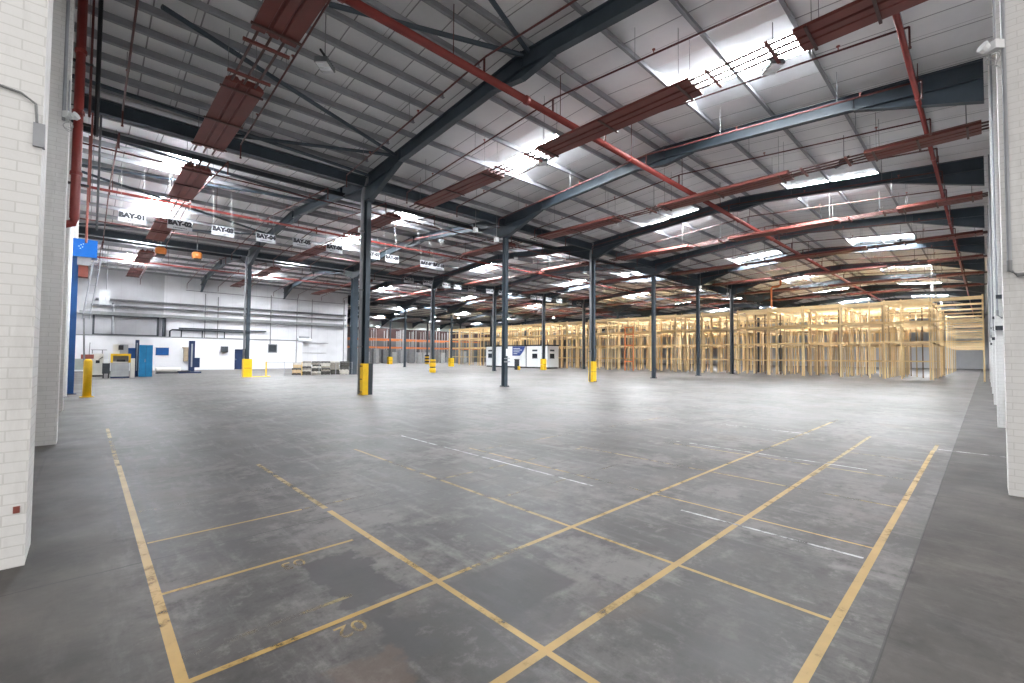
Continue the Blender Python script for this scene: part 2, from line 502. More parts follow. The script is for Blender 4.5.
PUR = [0.3, 2.05, 3.75, 5.45, 7.15, 8.75]         # purlins, distance from the ridge
RLX = {0: [12.9, 24.9, 38.6, 51.6, 64.5, 77.5, 90.0],
       1: [2.7, 13.2, 25.6, 38.4, 51.6, 64.5, 77.5], 2: [2.7, 12.9, 25.6, 38.4, 51.6, 64.5],
       3: [38.4, 51.6, 64.5], 4: [44.0, 57.0, 70.0]}
RLW = 1.5                                         # half width of opening
cb = MB()
rl_spots = []
for s in range(5):
    x_lo = XW if s < 3 else 22.9
    for sd in (-1, 1):
        edges = [0.0, 2.05, 5.45, abs(V[s] - RID[s]) + (0.6 if s == 0 and sd < 0 else 0)]
        for a, e in zip(edges, edges[1:]):
            xs = [x_lo]
            if a == 2.05:
                for x in RLX[s]:
                    xs += [x - RLW, x + RLW]
                    rl_spots.append((s, sd, x))
            xs.append(XF)
            ya, yb = RID[s] + sd * a, RID[s] + sd * e
            za, zb = 9.87 - SL * a, 9.87 - SL * e
            for q in range(0, len(xs), 2):
                p = [(xs[q], ya, za), (xs[q + 1], ya, za), (xs[q + 1], yb, zb), (xs[q], yb, zb)]
                t = [(x, y, z + 0.06) for x, y, z in p]
                if sd > 0:
                    p, t = p, t
                cb.quad(*p)
                cb.quad(*t)
                for i in range(4):
                    cb.quad(p[i], p[(i + 1) % 4], t[(i + 1) % 4], t[i])
cb.build('ceiling', M['liner'])['kind'] = 'structure'

def struct(name, mb, m):
    o = mb.build(name, m)
    o['kind'] = 'structure'
    return o
struct('wall_left', MB().box(XW - 0.3, XW, 5.0, 54.4, 0, 10.2), M['brick'])
struct('wall_right', MB().box(7.97, XF, YW - 0.3, YW, 0, 9.6), M['block'])
struct('wall_back', MB().box(XW, 23.3, 54.1, 54.4, 0, 10.2), M['backwall'])
struct('wall_back_low', MB().box(XW, 11.2, 53.55, 54.1, 0, 3.1).box(12.4, 17.9, 53.55, 54.1, 0, 3.1).box(11.2, 12.4, 53.55, 54.1, 2.1, 3.1), M['lowwall'])
struct('trim_1', MB().box(XW, 17.9, 53.5, 54.1, 3.1, 3.2), M['duct'])
struct('wall_return', MB().box(23.0, 23.3, 54.4, YF, 0, 10.2), M['darkwall'])
struct('wall_far', MB().box(XF, XF + 0.3, YW, YF, 0, 10.2), M['lowwall'])
struct('wall_rear', MB().box(23, XF, YF, YF + 0.3, 0, 7.2), M['darkwall'])
struct('wall_rear_upper', MB().box(23, XF, YF - 0.12, YF + 0.3, 7.2, 10.2), M['cladding'])
d1 = struct('door_1', MB().box(11.22, 12.38, 53.75, 53.83, 0, 2.08), M['navy'])
MB().box(11.32, 11.37, 53.70, 53.75, 0.95, 1.10).build('door_handle', M['pipegrey'], d1)

# ------------------------------------------------------------------ floor markings (painted lines)
FZ = [0.0]
def fline(n, x0, x1, y0, y1, m):
    FZ[0] += 0.00006
    z = 0.0012 + FZ[0]
    o = MB().quad((x0, y0, z), (x1, y0, z), (x1, y1, z), (x0, y1, z)).build('floor_line', M[m])
    o['kind'] = 'structure'
    return o
W1, W2 = 0.027, 0.022
for (x, ya, yb, hw, m) in [(0.385, 2.3, 8.5, W1, 'fp_good'), (0.375, 8.5, 12.8, W1, 'fp_worn'), (1.855, 1.25, 3.2, W2, 'fp_good'), (1.855, 3.2, 4.65, W1, 'fp_good'),
                           (1.855, 4.75, 7.3, W1, 'fp_worn'), (3.353, 0.66, 2.9, 0.018, 'fp_good'), (3.353, 2.9, 7.4, 0.022, 'fp_worn'),
                           (4.87, 0.66, 2.7, 0.015, 'fp_good'), (4.87, 2.7, 6.2, 0.02, 'fp_worn'), (6.4, 0.66, 5.0, 0.02, 'fp_worn'),
                           (7.95, 0.66, 4.2, 0.02, 'fp_worn'), (9.5, 0.66, 4.5, 0.02, 'fp_faint')]:
    fline('', x - hw, x + hw, ya, yb, m)
for (y, xa, xb, hw, m) in [(0.655, 1.6, 10.8, W1, 'fp_good'), (0.645, 10.8, 11.6, W1, 'fp_worn'), (1.672, 1.2, 8.4, 0.027, 'fp_good'), (1.66, 7.2, 11.8, W1, 'fp_worn'),
                           (2.70, 0.40, 2.15, 0.020, 'fp_good'), (2.70, 2.15, 2.75, 0.02, 'fp_worn'), (2.70, 2.75, 8.6, 0.022, 'fp_good'), (2.68, 8.6, 14.3, 0.03, 'fp_worn'),
                           (3.79, 0.40, 1.72, 0.017, 'fp_good'), (3.79, 3.4, 6.2, 0.02, 'fp_faint'), (2.93, 0.41, 1.33, 0.018, 'fp_faint'),
                           (4.88, 0.42, 1.66, 0.016, 'fp_good'), (4.88, 1.66, 7.0, 0.02, 'fp_faint'), (5.9, 0.42, 1.7, 0.02, 'fp_faint'), (5.95, 3.3, 12, 0.02, 'fp_faint')]:
    fline('', xa, xb, y - hw, y + hw, m)
for (xa, xb, ya, yb) in [(4.575, 4.61, 3.35, 8.0), (4.55, 4.585, 0.70, 2.22), (11.0, 11.04, -0.2, 0.6), (11.1, 11.14, 2.5, 4.4), (8.2, 8.23, 1.2, 4.2)]:
    fline('', xa, xb, ya, yb, 'fp_white')
for body, x, y in (('02', 1.17, 2.585), ('03', 1.19, 3.665)):
    o = put('floor_number', text_mesh('floor_number', body, 0.18, M['fp_worn'], 0.0008, 0.0), None, (x, y, 0.0016), (0, 0, math.pi))
    o['kind'] = 'structure'

# ------------------------------------------------------------------ rooflights
ang = math.atan(SL)
def rl_meshes():
    hl = 1.7 / math.cos(ang)
    a, b, h = RLW, 0.52, 0.13
    pane = MB().box(-b, b, -hl + 0.12, hl - 0.12, h, h + 0.02).mesh('pane', M['sky'])
    r = MB()  # wide flared shape added so the pane's light fades outward across it
    lo = [(-a, -hl, 0), (a, -hl, 0), (a, hl, 0), (-a, hl, 0)]
    hi = [(-b, -hl + 0.12, h), (b, -hl + 0.12, h), (b, hl - 0.12, h), (-b, hl - 0.12, h)]
    for i in range(4):
        r.quad(lo[i], lo[(i + 1) % 4], hi[(i + 1) % 4], hi[i])
        lo2, hi2 = [(x, y, z + 0.05) for x, y, z in lo], [(x, y, z + 0.05) for x, y, z in hi]
        r.quad(lo2[i], lo2[(i + 1) % 4], hi2[(i + 1) % 4], hi2[i])
    return pane, r.mesh('reveal', M['reveal'])
RLM = rl_meshes()
SPAN = ['right-hand roof span', 'second roof span', 'third roof span', 'fourth roof span', 'fifth roof span']
cnt = {}
for s, sd, x in rl_spots:
    if x > 80: pass
    k = cnt.get((s, sd), 0)
    cnt[(s, sd)] = k + 1
    y = RID[s] + sd * 3.75
    t = bpy.data.objects.new('rooflight', None)
    COL.objects.link(t)
    t.location = (x, y, 9.87 - SL * 3.75)
    t.rotation_euler = (-sd * ang, 0, 0)
    side = 'right' if sd < 0 else 'left'
    tag(t, f'glowing rooflight, {WORDS[k]} from the near end, {side} slope of the {SPAN[s]}', 'rooflight', 'rooflights in the roof slopes', 'thing')
    for nm, me in zip(('pane', 'reveal'), RLM):
        put(nm, me, t)

# ------------------------------------------------------------------ purlins
for s in range(5):
    x_lo = XW if s < 3 else 23.4
    for sd in (-1, 1):
        me = None
        for k, d in enumerate(PUR):
            y = RID[s] + sd * d
            z = ur(y) + 0.45
            if me is None:
                L = 108.0 - x_lo
                me = MB().box(0, L, -0.012, 0.012, 0, 0.20).box(0, L, -0.07, 0.012, 0, 0.012).box(0, L, -0.012, 0.07, 0.188, 0.2).mesh('roof_purlin', M['purlin'])
            o = put('roof_purlin', me, None, (x_lo, y, z))
            side = 'right' if sd < 0 else 'left'
            tag(o, f'long grey roof purlin, {WORDS[k]} below the ridge, {side} slope of the {SPAN[s]}', 'purlin', 'roof purlins', 'thing')

me = MB().box(0, 8.9, -0.012, 0.012, 0, 0.22).box(0, 8.9, -0.09, 0.012, 0, 0.012).mesh('roof_purlin', M['purlin'])
for k, d in enumerate((1.18, 2.9, 4.6, 6.3, 7.95)):
    y = RID[0] + d
    o = put('roof_purlin', me, None, (XW, y, ur(y) + 0.43))
    tag(o, f'short extra purlin in the near end bay, {WORDS[k]} down from the red main', 'purlin', 'end bay purlins', 'thing')

# ------------------------------------------------------------------ rafters
def rafter_meshes(s, h0, h1):
    """one frame across span s, local y measured from the ridge; h0/h1 = haunch at its two ends"""
    half0, half1 = RID[s] - V[s] - (0.55 if s == 0 else 0.0), V[s + 1] - RID[s]
    out = []
    def sect(y0, y1, za0, za1, zb0, zb1):          # I section between (y0) and (y1): underside za, top zb
        m = MB()
        m.prism_x([(y0, za0), (y1, za1), (y1, zb1), (y0, zb0)], -0.009, 0.009)
        m.prism_x([(y0, za0), (y1, za1), (y1, za1 + 0.022), (y0, za0 + 0.022)], -0.1, 0.1)
        m.prism_x([(y0, zb0 - 0.022), (y1, zb1 - 0.022), (y1, zb1), (y0, zb0)], -0.1, 0.1)
        return m
    for sd, half, hh in ((-1, half0, h0), (1, half1, h1)):
        arm = sect(0, sd * half, 9.22, 9.22 - SL * half, 9.67, 9.67 - SL * half)
        arm.cbox((0, 0, 9.44), (0.2, 0.03, 0.5))
        L = 2.6
        arm.cbox((0, sd * (half - L), 9.22 - SL * (half - L) + 0.22), (0.19, 0.014, 0.42))
        yi, yo = sd * (half - L), sd * half
        zi, zo = 9.22 - SL * (half - L), 9.22 - SL * half
        out.append(('rafter_arm', arm.mesh('rafter_arm', M['steel'])))
        out.append(('haunch', sect(yi, yo, zi - 0.02, zo - hh, zi, zo).mesh('haunch', M['steel'])))
    ap = MB()
    ap.prism_x([(-1.1, 9.22 - SL * 1.1), (0, 9.22 - 0.22), (1.1, 9.22 - SL * 1.1), (0, 9.22)], -0.012, 0.012)
    ap.prism_x([(-1.1, 9.20 - SL * 1.1), (0, 9.18 - 0.22), (0, 9.2 - 0.22), (-1.1, 9.22 - SL * 1.1)], -0.1, 0.1)
    ap.prism_x([(1.1, 9.20 - SL * 1.1), (0, 9.18 - 0.22), (0, 9.2 - 0.22), (1.1, 9.22 - SL * 1.1)], -0.1, 0.1)
    out.append(('apex_plate', ap.mesh('apex_plate', M['steel'])))
    return out
for s in range(5):
    ms = rafter_meshes(s, 0.62 if s == 0 else 0.75, 0.75)
    for i in range(0, 13):
        if s >= 3 and i < 2: continue
        t = thing('steel_rafter', f'dark blue-grey steel roof rafter, {WORDS[i]} frame from the near end, across the {SPAN[s]}', 'rafter', (fx(i), RID[s], 0), 0, 'steel rafters')
        for nm, me in ms:
            put(nm, me, t)

# ------------------------------------------------------------------ valley beams and gutters
vb_near = MB().box(0.1, DX - 0.1, -0.09, 0.09, 0, 0.02).box(0.1, DX - 0.1, -0.008, 0.008, 0, 0.40).box(0.1, DX - 0.1, -0.09, 0.09, 0.38, 0.40).mesh('valley_beam', M['steel'])
vb_end = MB().box(XW - X0, -0.1, -0.09, 0.09, 0, 0.02).box(XW - X0, -0.1, -0.008, 0.008, 0, 0.40).box(XW - X0, -0.1, -0.09, 0.09, 0.38, 0.40).mesh('valley_beam', M['steel'])
ROWN = ['front column row', 'second column row', 'third column row', 'fourth column row']
for r in range(1, 5):
    y = V[r]
    for i in range(-1, 10):
        if r >= 3 and i < 2: continue
        me = vb_end if i < 0 else vb_near
        o = put('valley_beam', me, None, (fx(max(i, 0)), y, 8.46))
        tag(o, f'charcoal steel valley beam, {WORDS[i + 1]} length from near end, above the {ROWN[r - 1]}', 'steel beam', 'valley beams', 'thing')
    xa = XW if r < 3 else 23.4
    g = MB().box(xa, 108, y - 0.16, y + 0.16, 9.0, 9.03).box(xa, 108, y - 0.16, y - 0.14, 9.03, 9.2).box(xa, 108, y + 0.14, y + 0.16, 9.03, 9.2)
    tag(g.build('valley_gutter', M['reveal']), f'grey valley gutter running above the {ROWN[r - 1]}', 'gutter', 'valley gutters', 'thing')
    if r < 3:
        for sd in (1,):
            tb = MB().box(XW, 108, y + 2.3 - 0.05, y + 2.3 + 0.05, ur(y + 2.3) - 0.05, ur(y + 2.3) + 0.12)
            tag(tb.build('tie_beam', M['steel2']), f'slim dark tie beam under the roof on the {"right" if sd < 0 else "left"} of the {ROWN[r - 1]}', 'steel beam', None, 'thing')

# wind bracing in the end bay
BR = [((1.0, 12.3), (8.1, 14.9)), ((3.0, 17.2), (8.1, 14.95)), ((3.7, 9.9), (8.1, 8.2)), ((5.9, 7.2), (8.1, 8.0)), ((-1.0, 16.4), (8.1, 17.0)),
      ((-1.0, 20.5), (8.1, 22.6)), ((-1.0, 26.2), (8.1, 22.8)), ((-1.0, 26.6), (8.1, 31.0)), ((-1.0, 35.2), (8.1, 31.2))]
BRL = ['running to the first rafter over the near heater', 'meeting the first rafter above the front column', 'under the big red main at the ridge',
       'short and close to the ridge', 'beside the first valley beam', 'just left of the front column row', 'falling from the ridge of the second span',
       'rising past the third hanging sign', 'above the second row of columns']
for (a, b), t in zip(BR, BRL):
    p = (a[0], a[1], ur(a[1]) + 0.28)
    q = (b[0], b[1], ur(b[1]) + 0.28)
    tag(MB().tube([p, q], 0.06, 8).build('wind_brace', M['steel']), f'dark diagonal wind brace {t}', 'brace', 'wind braces', 'thing')

# ------------------------------------------------------------------ columns
def column_meshes(h, b=0.19, d=0.27, tag_=''):
    sh = MB().box(-b / 2, b / 2, -d / 2, -d / 2 + 0.02, 0.03, h).box(-b / 2, b / 2, d / 2 - 0.02, d / 2, 0.03, h).box(-0.008, 0.008, -d / 2, d / 2, 0.03, h)
    bp = MB().box(-b / 2 - 0.07, b / 2 + 0.07, -d / 2 - 0.07, d / 2 + 0.07, 0, 0.03)
    for sx in (-1, 1):
        for sy in (-1, 1):
            bp.lathe([(0.02, 0.03), (0.02, 0.07)], 6, (sx * (b / 2 + 0.035), sy * (d / 2 + 0.035)))
    cp = MB().box(-b / 2 - 0.06, b / 2 + 0.06, -d / 2 - 0.2, d / 2 + 0.2, h, h + 0.03)
    return [('shaft', sh.mesh('shaft', M['steel'])), ('base_plate', bp.mesh('base_plate', M['steel2'])), ('cap_plate', cp.mesh('cap_plate', M['steel2']))]
CM = column_meshes(7.9)
CMW = column_meshes(7.9, 0.42, 0.50)
def column(x, y, label, group, wide=False):
    t = thing('steel_column', label, 'column', (x, y, 0), 0, group)
    for nm, me in (CMW if wide else CM):
        put(nm, me, t)
    return t
r1 = ['nearest of the front row, standing in a yellow corner guard', 'second of the front row, with a small white box', 'third of the front row, above a tall yellow guard',
      'fourth of the front row, slim and bare before the timber racks', 'fifth of the front row, bare before the timber racks', 'sixth of the front row, close to the timber racks',
      'seventh of the front row, inside the timber racks', 'eighth of the front row, deep in the timber racks']
for i, t in enumerate(r1):
    column(fx(i), V[1], f'dark steel column, {t}', 'front row of steel columns')
r2 = ['nearest of the second row, in a boxy yellow guard', 'wide one of the second row, at the end of the pallet stacks', 'third of the second row, in a yellow and black barrel guard',
      'fourth of the second row, before the white cabin', 'fifth of the second row, before the cabin in a yellow guard', 'sixth of the second row, before the timber racks', 'seventh of the second row, within the timber racks']
for i, t in enumerate(r2):
    column(fx(i), V[2], f'dark steel column, {t}', 'second row of steel columns', i == 1)
r3 = ['thin and bare, first of the third row past the back wall', 'second of the third row, in a small yellow guard', 'third of the third row, left of the cabin', 'fourth of the third row, left of the timber racks']
for i, t in enumerate(r3):
    column(fx(i + 3), V[3], f'dark steel column, {t}', 'third row of steel columns')
r4 = ['first of the far row, before the orange racking in a yellow guard', 'second of the far row, in a black and yellow striped guard', 'third of the far row beyond the orange racking']
for i, t in enumerate(r4):
    column(fx(i + 4), V[4], f'dark steel column, {t}', 'far row of steel columns')
for i in range(3):
    pass

# rainwater downpipes beside columns
def downpipe(x, y, dx, dy, label):
    t = thing('downpipe', label, 'downpipe', (x + dx, y + dy, 0), 0, 'rainwater downpipes')
    h = 8.1
    MB().tube([(0, 0, 0.02), (0, 0, h), (-dx * 0.15, -dy * 0.15, h + 0.25), (-dx * 0.7, -dy * 0.7, h + 0.6), (-dx * 0.85, -dy * 0.85, h + 0.85)], 0.07, 10).build('pipe', M['pipegrey'], t, smooth=True)
    for z in (1.9, 4.2, 6.6):
        MB().lathe([(0.10, z), (0.10, z + 0.06)], 10).build('pipe_clip', M['duct'], t)
for (i, r, t) in [(0, 1, 'grey downpipe on the nearest front-row column'), (2, 1, 'grey downpipe on the third front-row column'), (0, 2, 'grey downpipe on the column by the white wall'),
                  (2, 2, 'pale downpipe on the column with the barrel guard'), (3, 2, 'grey downpipe on the column left of the cabin'), (4, 2, 'grey downpipe on the column in front of the cabin'),
                  (5, 2, 'grey downpipe on the sixth column of the second row'), (5, 1, 'grey downpipe on the sixth front-row column')]:
    downpipe(fx(i), V[r], -0.20, 0.06, t)

# yellow column guards
def wrap_guard(x, y, h, w, label):
    t = thing('column_guard', label, 'column guard', (x, y, 0), 0, 'yellow column guards')
    a = w / 2
    f = MB().box(-a, -a + 0.05, -a, a, 0, h).box(-a + 0.05, 0.1 * a, -a, -a + 0.05, 0, h)
    f.build('guard_sheet', M['yellow'], t)
    d = MB().box(0.1 * a, a, -a, -a + 0.05, 0, h).box(a - 0.05, a, -a + 0.05, a, 0, h)
    tag(d.build('side_sheet', M['steel2'], t), 'dark side sheet')
    b = MB()
    for z in (0.12, h * 0.5, h - 0.1):
        for k in (-0.6, 0.0, 0.6):
            b.lathe([(0.028, 0), (0.028, 0.02)], 8)
            n = 16
            for q in range(len(b.v) - n, len(b.v)):
                vx, vy, vz = b.v[q]
                b.v[q] = (-a - vz, vx + k * a, vy + z)
    b.build('fixing', M['dark'], t)
    return t
wrap_guard(fx(0) + 0.0, V[1] - 0.06, 1.25, 0.42, 'tall yellow corner guard with black fixings around the nearest front-row column')
def box_guard(x, y, h, w, label, m='yellow', foot=False):
    t = thing('column_guard', label, 'column guard', (x, y, 0), 0, 'yellow column guards')
    a = w / 2
    for z0, z1 in ((0.0, h * 0.48), (h * 0.5, h)):
        MB().box(-a, a, -a, -a + 0.06, z0, z1).box(-a, -a + 0.06, -a + 0.06, a, z0, z1).box(a - 0.06, a, -a + 0.06, a, z0, z1).box(-a + 0.06, a - 0.06, a - 0.06, a, z0, z1).build('guard_panel', M[m], t)
    MB().box(-a + 0.02, a - 0.02, -a - 0.005, -a, h * 0.48, h * 0.5).build('strap', M['dark'], t)
    if foot:
        MB().box(-a - 0.1, a + 1.1, -a - 0.3, -a, 0, 0.04).build('foot_plate', M['yellow'], t)
    return t
box_guard(fx(0), V[2], 1.25, 0.52, 'boxy yellow guard with a foot plate on the column by the white wall', foot=True)
box_guard(fx(2) - 0.05, V[1], 1.3, 0.36, 'tall yellow guard on the third front-row column')
box_guard(fx(4) - 0.05, V[2], 1.3, 0.5, 'yellow guard with a black strap on the column before the cabin')
box_guard(fx(4), V[3], 1.25, 0.6, 'small yellow guard on a column left of the timber racks')
box_guard(fx(4), V[4], 1.3, 0.7, 'small yellow guard before the distant orange racking')
def barrel_guard(x, y, label, bands):
    t = thing('column_guard', label, 'column guard', (x, y, 0), 0, 'yellow column guards')
    z = 0
    for i, (r0, r1, h, m) in enumerate(bands):
        MB().lathe([(r0, z), (r1, z + h * 0.5), (r0, z + h)], 18).build('guard_band', M[m], t)
        z += h
barrel_guard(fx(2), V[2], 'barrel-shaped yellow guard with a black band on a second-row column', [(0.27, 0.33, 0.45, 'yellow'), (0.26, 0.27, 0.10, 'dark'), (0.28, 0.32, 0.40, 'yellow'), (0.26, 0.27, 0.08, 'dark'), (0.27, 0.29, 0.2, 'yellow')])
barrel_guard(fx(5), V[4], 'black and yellow striped guard on a far column', [(0.38, 0.40, 0.28, 'yellow' if k % 2 == 0 else 'dark') for k in range(6)])

# small box and strap on second column
t = thing('isolator_box', 'small white isolator box strapped to the second front-row column', 'switch box', (fx(1) - 0.02, V[1] - 0.19, 1.25))
MB().box(-0.07, 0.07, -0.10, 0, 0.35, 0.72).build('box', M['white'], t)
MB().box(-0.2, 0.2, -0.03, 0, 0.02, 0.08).box(-0.2, 0.2, -0.03, 0, 0.2, 0.24).build('strap', M['pipegrey'], t)

# ------------------------------------------------------------------ brick piers
def pier(x0, x1, y0, y1, h, label, group, plinth=True):
    t = MB().box(x0, x1, y0, y1, 0, h).build('brick_pillar', M['brick'])
    tag(t, label, 'pillar', group, 'thing')
    return t
LP = [(5.0, 'nearest white painted brick pillar at the left edge, with a rust mark low down'), (11.17, 'second white brick pillar on the left, just behind the nearest one'),
      (17.3, 'third white brick pillar on the left beside the red riser pipe'), (29.5, 'fourth white brick pillar on the left, beyond the blue post')]
for y, l in LP:
    pier(XW, {5.0: -0.29, 11.17: -0.33}.get(y, -0.42), y, y + 0.52, 9.4, l, 'left brick pillars')
o = MB().box(-0.36, -0.325, 4.99, 4.9995, 0.40, 0.45).build('rust_mark', M['rust'])
tag(o, 'patch of rust-red bare brick low on the nearest left pillar', 'mark', None, 'thing')
RPL = ['nearest white brick pillar at the right edge', 'second white brick pillar from the right edge', 'third white brick pillar on the right', 'fourth white brick pillar on the right',
       'fifth white brick pillar on the right', 'sixth white brick pillar beside the timber racks', 'seventh white pillar behind the timber racks']
for i, l in enumerate(RPL):
    x = 7.97 + 7.75 * i
    pier(x, x + 0.52, YW, -0.165 - 0.012 * i, 8.9 if i else 9.1, l, 'right brick pillars')
# steel stanchions and pipes on the right-hand wall
for i in range(0, 5):
    x = fx(i) + 0.45
    o = MB().box(x, x + 0.18, YW + 0.02, -0.42, 0, 8.5).build('wall_stanchion', M['steel2'])
    tag(o, f'dark steel wall stanchion behind the {WORDS[i]} brick pillar on the right', 'stanchion', 'wall stanchions', 'thing')
for i in range(0, 5):
    x = 7.97 + 7.75 * i
    o = MB().tube([(x - 0.42, -0.55, 4.2), (x - 0.42, -0.55, 9.24)], 0.06, 8).build('rust_pipe', M['rust'])
    tag(o, f'rust-red vertical pipe before the {WORDS[i]} brick pillar on the right', 'pipe', 'rust-red wall pipes', 'thing')
    t = thing('conduit', f'grey conduit with an elbow on the {WORDS[i]} brick pillar on the right', 'conduit', (x - 0.05, -0.22, 0), 0, 'pillar conduits')
    MB().tube([(0, 0, 2.75), (0, 0, 9.0)], 0.02, 8).build('pipe', M['pipegrey'], t)
    MB().tube([(0, 0, 2.78), (0, 0, 2.66), (0, -0.06, 2.6), (0, -0.5, 2.6)], 0.024, 8).build('elbow', M['duct'], t)
    if i in (1, 2, 3):
        t = thing('pillar_bracket', f'dark steel bracket on the {WORDS[i]} brick pillar on the right', 'bracket', (x, -0.2, 2.3), 0, 'pillar brackets')
        MB().box(-0.18, 0, -0.12, 0.02, 0, 0.10).build('plate', M['steel2'], t)
        MB().box(-0.10, 0.0, -0.10, 0.0, 0.75, 0.84).build('upper_plate', M['steel2'], t)

def security_light(loc, rz, label, loops):
    t = thing('security_light', label, 'security light', loc, rz)
    t.scale = (0.6, 0.6, 0.75)
    MB().box(-0.09, 0.09, -0.10, 0.10, 0, 0.14).build('housing', M['white'], t)
    MB().lathe([(0.02, 0), (0.085, 0.03), (0.10, 0.12), (0.07, 0.13)], 12).build('lamp_head', M['white'], t, (0.16, 0, 0.0), (0, 1.0, 0))
    MB().tube([(0, 0, 0.14), (0, 0, 0.9)], 0.02, 6).build('conduit', M['pipegrey'], t)
    pts = [(0.02 + 0.11 * math.sin(a * 0.6), 0.06 * math.sin(a * 1.3) , -0.12 - 0.11 * math.cos(a * 0.6) - 0.004 * a) for a in [k * 0.5 for k in range(int(loops * 21))]]
    MB().tube(pts, 0.008, 6).build('cable', M['wire'], t)
security_light((-0.34, 11.1, 5.75), -0.8, 'white security light with looped cable on the second left pillar', 2)
security_light((7.90, -0.15, 5.35), 2.4, 'white security light with dangling cable loops on the nearest right pillar', 2)
t = thing('cable_run', 'dark grey cable and trunking across the nearest left pillar', 'cable', (-0.29, 5.0, 0))
MB().tube([(-0.6, -0.02, 3.62), (-0.12, -0.02, 3.56), (-0.04, -0.03, 3.5), (-0.03, -0.03, 3.36)], 0.009, 6).build('cable', M['duct'], t)
MB().box(-0.05, 0.015, -0.03, 0.03, 3.18, 3.36).build('box', M['pipegrey'], t)
o = MB().tube([(-0.40, 11.13, 5.7), (-0.40, 11.13, 9.0)], 0.025, 8).build('conduit', M['pipegrey'])
tag(o, 'thin grey conduit running up the second left pillar', 'conduit', None, 'thing')

# ------------------------------------------------------------------ sprinkler pipework
def main_pipe(y, z, r, x0, x1, label):
    t = thing('sprinkler_main', label, 'sprinkler pipe', (0, y, z), 0, 'red sprinkler mains')
    MB().tube([(x0, 0, 0), (x1, 0, 0)], r, 12).build('pipe', M['red'], t, smooth=True)
    x = x0 + 2.2
    k = 0
    while x < min(x1, 60):
        MB().lathe([(r * 1.25, -0.05), (r * 1.25, 0.05)], 12).build('coupling', M['red'], t, (x, 0, 0), (0, math.pi / 2, 0))
        x += 5.1
    x = x0 + 1.0
    while x < min(x1, 80):
        MB().tube([(0, 0, r), (0, 0, zs(y) - z)], 0.012, 6).build('hanger', M['redthin'], t, (x, 0, 0))
        x += 3.85
main_pipe(8.45, 8.55, 0.095, 1.2, 104, 'thick bright red sprinkler main under the right-hand ridge')
main_pipe(1.08, 8.35, 0.055, 3.0, 104, 'slim red sprinkler main beside the right wall')
main_pipe(26.0, 8.62, 0.062, -0.36, 104, 'red sprinkler main under the ridge of the second span, behind the bay signs')
main_pipe(44.5, 8.6, 0.055, -0.3, 104, 'red sprinkler main high before the white back wall')
# riser by the left wall
t = thing('sprinkler_riser', 'thick red sprinkler riser pipe beside the third left pillar', 'sprinkler pipe', (-0.25, 13.0, 0))
MB().tube([(-0.85, 0, 4.25), (-0.12, 0, 4.25), (-0.03, 0, 4.29), (0, 0, 4.4), (0, 0, 9.4)], 0.08, 12).build('pipe', M['red'], t, smooth=True)
for z in (5.3, 6.6, 7.9):
    MB().lathe([(0.1, z), (0.1, z + 0.07)], 12).build('flange', M['red'], t)
    MB().box(-0.9, 0.2, -0.03, 0.03, z - 0.2, z - 0.16).build('bracket', M['dark'], t)
for (x, y, r, z0, z1, m, l) in [(-0.084, 13.0, 0.022, 6.6, 9.52, 'redthin', 'thin rust-coloured pipe right of the red riser'), (0.028, 13.2, 0.04, 6.3, 9.52, 'dark', 'black pipe right of the red riser'),
                                (-0.05, 18.4, 0.025, 6.1, 9.3, 'rust', 'thin rust-coloured pipe below the first valley beam'), (0.14, 18.9, 0.03, 5.4, 9.36, 'darkduct', 'thin dark pipe below the first valley beam'),
                                (-0.53, 23.2, 0.07, 0.0, 9.6, 'white', 'slim white post at the end of the left pillars'), (-0.1, 22.5, 0.035, 5.6, 9.6, 'rust', 'rust-coloured pipe dropping to the blue motor box')]:
    o = MB().tube([(x, y, z0), (x, y, z1)], r, 8).build('vertical_pipe', M[m])
    tag(o, l, 'pipe', None, 'thing')

def branch(s, x, idx, first):
    t = thing('sprinkler_branch', f'thin dark red sprinkler branch pipe, {WORDS[idx]} from the near end, across the {SPAN[s]}', 'sprinkler pipe', (x, RID[s], 0), 0, 'sprinkler branch pipes')
    for nm, me in first:
        put(nm, me, t)
def branch_meshes(s):
    ra, rb = V[s] - RID[s] + (1.6 if s == 0 else 0.9), V[s + 1] - RID[s] - 0.9
    f = lambda d: 8.98 - SL * abs(d) 
    out = [('pipe', MB().tube([(0, ra, f(ra))] + [(0, d, f(d) - (0.0 if abs(d) > .5 else 0.0)) for d in (-4, -1.2, 0, 1.2, 4)] + [(0, rb, f(rb))], 0.024, 8).mesh('pipe', M['redthin'], True))]
    for d in (ra, rb):
        out.append(('drop', MB().tube([(0, d, f(d)), (0, d, f(d) - 0.42)], 0.02, 6).lathe([(0.03, f(d) - 0.46), (0.03, f(d) - 0.42)], 8, (0, d)).mesh('drop', M['redthin'])))
    for d in (-6.2, -3.1, 3.1, 6.2):
        out.append(('sprinkler_head', MB().lathe([(0.012, f(d)), (0.012, f(d) + 0.1), (0.04, f(d) + 0.1), (0.04, f(d) + 0.115)], 8, (0, d)).mesh('sprinkler_head', M['rust'])))
        out.append(('hanger', MB().tube([(0, d + 0.5, f(d + 0.5)), (0, d + 0.5, 9.85 - SL * abs(d + 0.5))], 0.007, 5).mesh('hanger', M['duct'])))
    out.append(('saddle', MB().tube([(0, 0.05, 8.6), (0, 0.05, 8.98)], 0.03, 6).mesh('saddle', M['redthin'])))
    return out
for s in range(3):
    bm_ = branch_meshes(s)
    xs = [6.95 + 2.567 * k for k in range(-1, 21)]
    xs = [0.56, 3.45] + [x for x in xs if x > 6.5]
    for k, x in enumerate(xs):
        branch(s, x, k, bm_)
